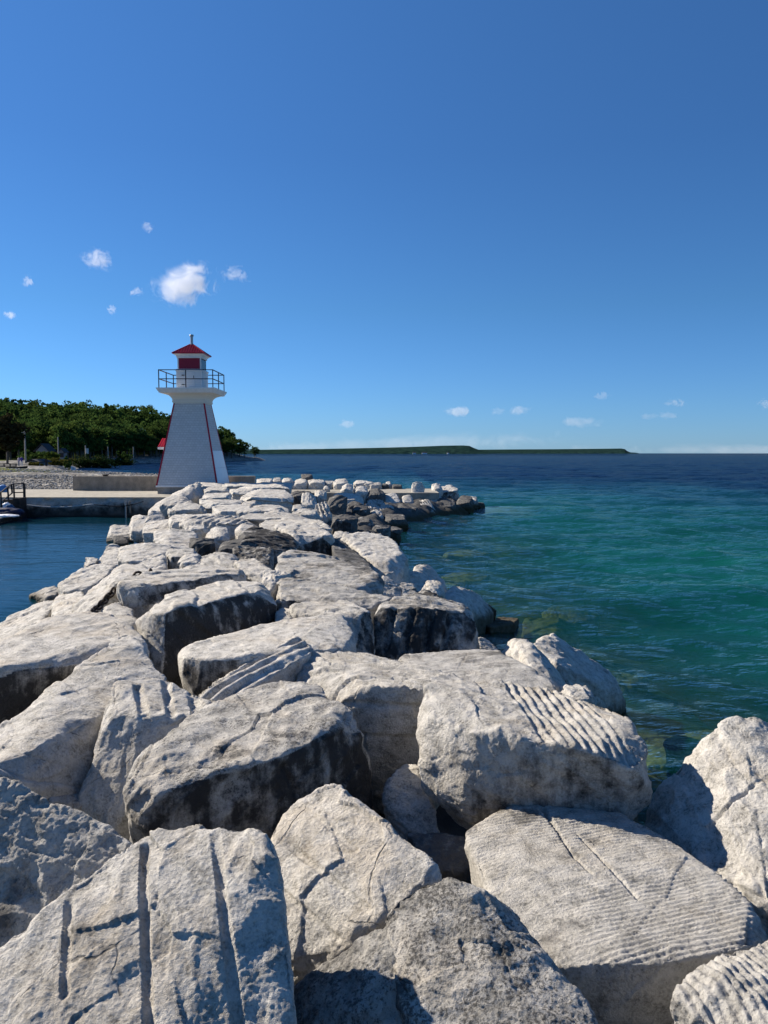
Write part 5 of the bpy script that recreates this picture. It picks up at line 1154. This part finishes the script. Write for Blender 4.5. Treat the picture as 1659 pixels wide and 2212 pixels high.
# far standing person on the turf: one skinned body
def person(label, loc, h, top, trousers, rz=0):
    J = dict(pel=(0,0,.52),wa=(0,.0,.62),ch=(0,.0,.76),ne=(0,0,.85),he=(0,-.01,.90),ht=(0,-.01,.97),
             ls=(.10,0,.80),le=(.14,.01,.64),lw=(.15,-.04,.50),lh=(.15,-.05,.45),rs=(-.10,0,.80),re=(-.14,.01,.64),rw=(-.15,-.04,.50),rh=(-.15,-.05,.45),
             lp=(.05,0,.50),lk=(.06,-.01,.28),la=(.06,.01,.04),lt=(.065,-.07,.015),rp=(-.05,0,.50),rkn=(-.055,-.02,.28),ra=(-.06,.01,.04),rt=(-.065,-.07,.015))
    R = dict(pel=.075,wa=.07,ch=.085,ne=.03,he=.05,ht=.04,ls=.038,le=.027,lw=.02,lh=.02,rs=.038,re=.027,rw=.02,rh=.02,lp=.055,lk=.04,la=.025,lt=.02,rp=.055,rkn=.04,ra=.025,rt=.02)
    E = [('pel','wa'),('wa','ch'),('ch','ne'),('ne','he'),('he','ht'),('ch','ls'),('ls','le'),('le','lw'),('lw','lh'),('ch','rs'),('rs','re'),('re','rw'),('rw','rh'),('pel','lp'),('lp','lk'),('lk','la'),('la','lt'),('pel','rp'),('rp','rkn'),('rkn','ra'),('ra','rt')]
    K = list(J); me = bpy.data.meshes.new('person'); me.from_pydata([tuple(c*h for c in J[k]) for k in K], [(K.index(a), K.index(b)) for a, b in E], []); me.update()
    o = bpy.data.objects.new('person', me); COL.objects.link(o); sk = o.modifiers.new('skin', 'SKIN'); sk.use_smooth_shade = True
    for i, k in enumerate(K):
        v = me.skin_vertices[0].data[i]; v.radius = (R[k]*h, R[k]*h); v.use_root = (k == 'pel')
    sb = o.modifiers.new('sub', 'SUBSURF'); sb.levels = 1; sb.render_levels = 1
    t = NT('clothes'); tc = t.n('TexCoord').outputs['Object']; sx = t.n('SeparateXYZ'); t.l(tc, sx.inputs[0])
    c = t.mix(t.math('GREATER_THAN', sx.outputs[2], .50*h), trousers, top); c = t.mix(t.math('GREATER_THAN', sx.outputs[2], .84*h), c, (.45,.28,.2)); c = t.mix(t.math('GREATER_THAN', sx.outputs[2], .935*h), c, (.03,.02,.015))
    me.materials.append(t.out(t.bsdf(c, .8))); o.location = loc; o.rotation_euler = (0,0,rz); return tag(o, label, 'person', None)
q = at(47, 1010, 108); person('person in a purple-blue top and pale trousers standing on the turf', (q[0], 108, gz(q[0],108)+.08), 1.5, (.06,.04,.25), (.5,.5,.5), .3)
q = at(41, 1009, 109); person('person in pale clothes standing left of the one in purple', (q[0], 109, gz(q[0],109)+.08), 1.4, (.35,.30,.35), (.30,.30,.33), -.4)

# ------------------------------------------------------------------ far headlands
def headland(label, prof, D, dep, seed, cliff=None):
    """prof: (x picture, top picture) along the skyline, built at true distance D metres, dep metres deep"""
    px = np.array(prof, float); n = 420; xp = np.linspace(px[0,0], px[-1,0], n); yt = np.interp(xp, px[:,0], px[:,1])
    Xw = np.array([at(x, y, D)[0] for x, y in zip(xp, yt)]); Zt = np.maximum(np.array([at(x, y, D)[2] for x, y in zip(xp, yt)]), 0)
    m = 26; V = []; rgh = fbm(np.stack([Xw*.02, Xw*0, Xw*0], 1), 4, seed)
    for j in range(m):
        u = j/(m-1); prof_ = sst(-.05, .75, u) if u < .8 else 1-.1*(u-.8)
        prof_ = (0.45*min(1, u/.10) + .55*sst(.1, .7, u)) if True else prof_
        if u == 0: prof_ = -0.02
        V.append(np.stack([Xw*(1+0*u) + u*dep*(Xw/D), np.full(n, D + u*dep), Zt*prof_*(1+u*dep/D) + (.05*Zt.max()*fbm(np.stack([Xw*.03, np.full(n, u*dep*.03), Xw*0], 1), 3, seed+2)*(0.2 if u > .02 else 0))], 1))
    V = np.concatenate(V); o = mesh_obj('hills', V, grid_faces(n, m), M_FAR, smooth=False); tag(o, kind='structure'); return o
t = NT('far_woods'); gp = t.n('NewGeometry').outputs['Position']; mp = t.n('Mapping'); mp.inputs['Scale'].default_value = (1,1,2); t.l(gp, mp.inputs['Vector'])
n1 = t.noise(mp.outputs[0], .035, 6, .7); n2 = t.noise(mp.outputs[0], .006, 5, .6); 
c = t.mix(t.mapr(n1, .38, .62), (.006,.017,.018), (.022,.048,.040)); M_FAR = t.out(t.bsdf(c, 1.0, t.bump(n1, 1.0, 12), 0, 0.0))
headland('x', [(330,985),(553,972),(600,971.3),(700,970),(800,968),(880,966),(960,963),(1000,962.5),(1014,963.5),(1022,967.5),(1040,974),(1056,978.5)], 3300, 900, 5)
headland('x', [(1000,976),(1030,971.5),(1100,971),(1200,970.5),(1300,969.5),(1342,969),(1350,970.5),(1354,974),(1364,978.6)], 5600, 1500, 9)
headland('x', [(1340,979),(1355,977),(1372,977.6),(1380,979)], 9500, 800, 13)
# a few pale cottages on the far shore
for (x, y, w_, lb) in ((895, 987.5, 14, 'white boathouse on the far shore, largest speck'), (917, 988, 22, 'low white building on the far shore right of the boathouse'), (968, 988, 8, 'tiny pale cottage on the far shore below the cliff')):
    q = at(x, y, 3290); e = empty('cottage', (q[0], 3290, 0)); tag(e, lb, 'cottage'); hh = max(3, q[2]+3)
    MB().box(-w_/2,-5,-1,w_/2,5,5).build('wall', M_SHEET, e); MB().frustum(0,0,5,w_/2+1,6,9,w_/2-2,.3).build('roof', M_HROOF, e)

# ------------------------------------------------------------------ clouds: real volumes far off
def cloud_mat(name, dens, sc, thr, seed):
    t = NT(name); tc = t.n('TexCoord').outputs['Object']; 
    mp = t.n('Mapping'); mp.inputs['Location'].default_value = (seed, seed*.7, 0); mp.inputs['Scale'].default_value = (1/sc,)*3; t.l(tc, mp.inputs['Vector'])
    n = t.noise(mp.outputs[0], 1.0, 9, .66, 1.2)
    at_ = t.n('TexCoord').outputs['Generated']; 
    ge = t.n('VectorMath', operation='SUBTRACT'); t.l(at_, ge.inputs[0]); ge.inputs[1].default_value = (.5,.5,.5); ln = t.n('VectorMath', operation='LENGTH'); t.l(ge.outputs[0], ln.inputs[0])
    fall = t.mapr(ln.outputs['Value'], .52, .12, 0, 1)
    f = t.math('ADD', t.math('MULTIPLY', fall, .8), t.math('MULTIPLY', t.math('SUBTRACT', n, .5), 3.0))
    d = t.math('MULTIPLY', t.mapr(f, thr-.12, thr+.30), dens)
    pv = t.n('VolumePrincipled'); pv.inputs['Color'].default_value = (1,1,1,1); pv.inputs['Anisotropy'].default_value = .2; t.l(d, pv.inputs['Density'])
    o = t.n('OutputMaterial'); t.l(pv.outputs[0], o.inputs['Volume']); return t.m
def cloud(label, x0, y0, x1, y1, D, tilt=0, thick=.6, dens=.03, thr=.60, seed=1, sc=.22, group='small clouds'):
    a, b_ = at(x0, y1, D), at(x1, y0, D); W_, H_ = (b_[0]-a[0]), (b_[2]-a[2]); c = ((a[0]+b_[0])/2, D, (a[2]+b_[2])/2)
    bm = bmesh.new(); bmesh.ops.create_icosphere(bm, subdivisions=4, radius=.5); V = np.array([v.co[:] for v in bm.verts]); F = np.array([[v.index for v in f.verts] for f in bm.faces]); bm.free()
    V = V*(1+.25*fbm(V*3, 2, seed))[:, None]*np.array([W_, W_*thick, H_])
    o = mesh_obj('cloud', V, F, cloud_mat('cloud_vapour', dens, W_*sc, thr, seed*3.1)); o.location = c; o.rotation_euler = (0, -R_(tilt), 0); return tag(o, label, 'cloud', group)
cloud('largest white cloud, lens shaped, above the lighthouse', 306, 556, 480, 672, 1800, 16, .5, .024, .44, 1, .30)
cloud('small ragged white cloud left of the largest one', 166, 528, 250, 592, 1800, -22, .5, .02, .48, 2, .25)
cloud('thin wisp trailing right of the largest cloud', 466, 566, 548, 612, 1800, -16, .4, .018, .5, 3, .25)
cloud('tiny cloud scrap high above the lighthouse', 303, 470, 338, 510, 1800, 50, .5, .03, .60, 4, .3)
cloud('slanting scrap of cloud near the left edge, upper one', 42, 588, 76, 630, 1800, -50, .5, .04, .60, 5, .3)
cloud('flat little cloud at the left edge, lower one', 2, 668, 42, 692, 1800, -8, .5, .05, .57, 6, .3)
cloud('tiny cloud scrap just left below the largest cloud', 276, 614, 316, 646, 1800, 10, .5, .03, .60, 7, .3)
cloud('small curled wisp below the ragged cloud', 224, 654, 258, 682, 1800, -40, .5, .035, .60, 8, .3)
for i, (x0, y0, x1, y1, lb, dn) in enumerate([(955,876,1022,900,'low cloud over the far headland, brightest of the low ones',.020),(725,906,770,924,'low little cloud left of the brightest low one',.014),(1060,880,1092,898,'low cloud just right of the brightest low one',.014),
    (1092,876,1150,898,'low grey cloud second right of the brightest low one',.014),(1284,846,1320,864,'low cloud above the end of the second headland',.014),(1430,858,1484,880,'low cloud at the right, largest of the right side',.016),
    (1384,894,1424,906,'thin flat streak of cloud at the right, left of a brighter streak',.010),(1420,892,1466,904,'brighter flat streak of cloud at the right',.012),(1630,858,1690,886,'low cloud cut by the right edge of the picture',.012),
    (1200,900,1330,924,'long thin streak of cloud over the second headland',.006)]):
    cloud(lb, x0-6, y0-4, x1+6, y1+4, 6500, 0, .5, dn*.28, .56, 20+i, .3, 'low clouds over the lake')
o = cloud('long pale cloud bank low over the far headland', 380, 934, 1330, 990, 15000, 2.2, .25, .00015, .50, 40, .12, 'cloud banks')
o = cloud('pale cloud bank resting on the lake horizon at the right', 1150, 954, 2300, 992, 15000, 0, .25, .00015, .50, 41, .12, 'cloud banks')

chain([at(*c3(585,872), 7.7)+[0,0,.0], at(*c3(610,850), 8.0), at(*c3(680,780), 8.35), at(*c3(742,712), 8.6)], 'rusty iron chain running down between the pale stones', .055, .016)
chain([at(*c3(835,640), 9.5), at(*c3(880,620), 9.6), at(*c3(935,610), 9.7), at(*c3(975,598), 9.75), at(*c3(960,618), 9.6), at(*c3(940,622), 9.5)], 'heap of dark chain lying on top of the flat pale block', .06, .017)
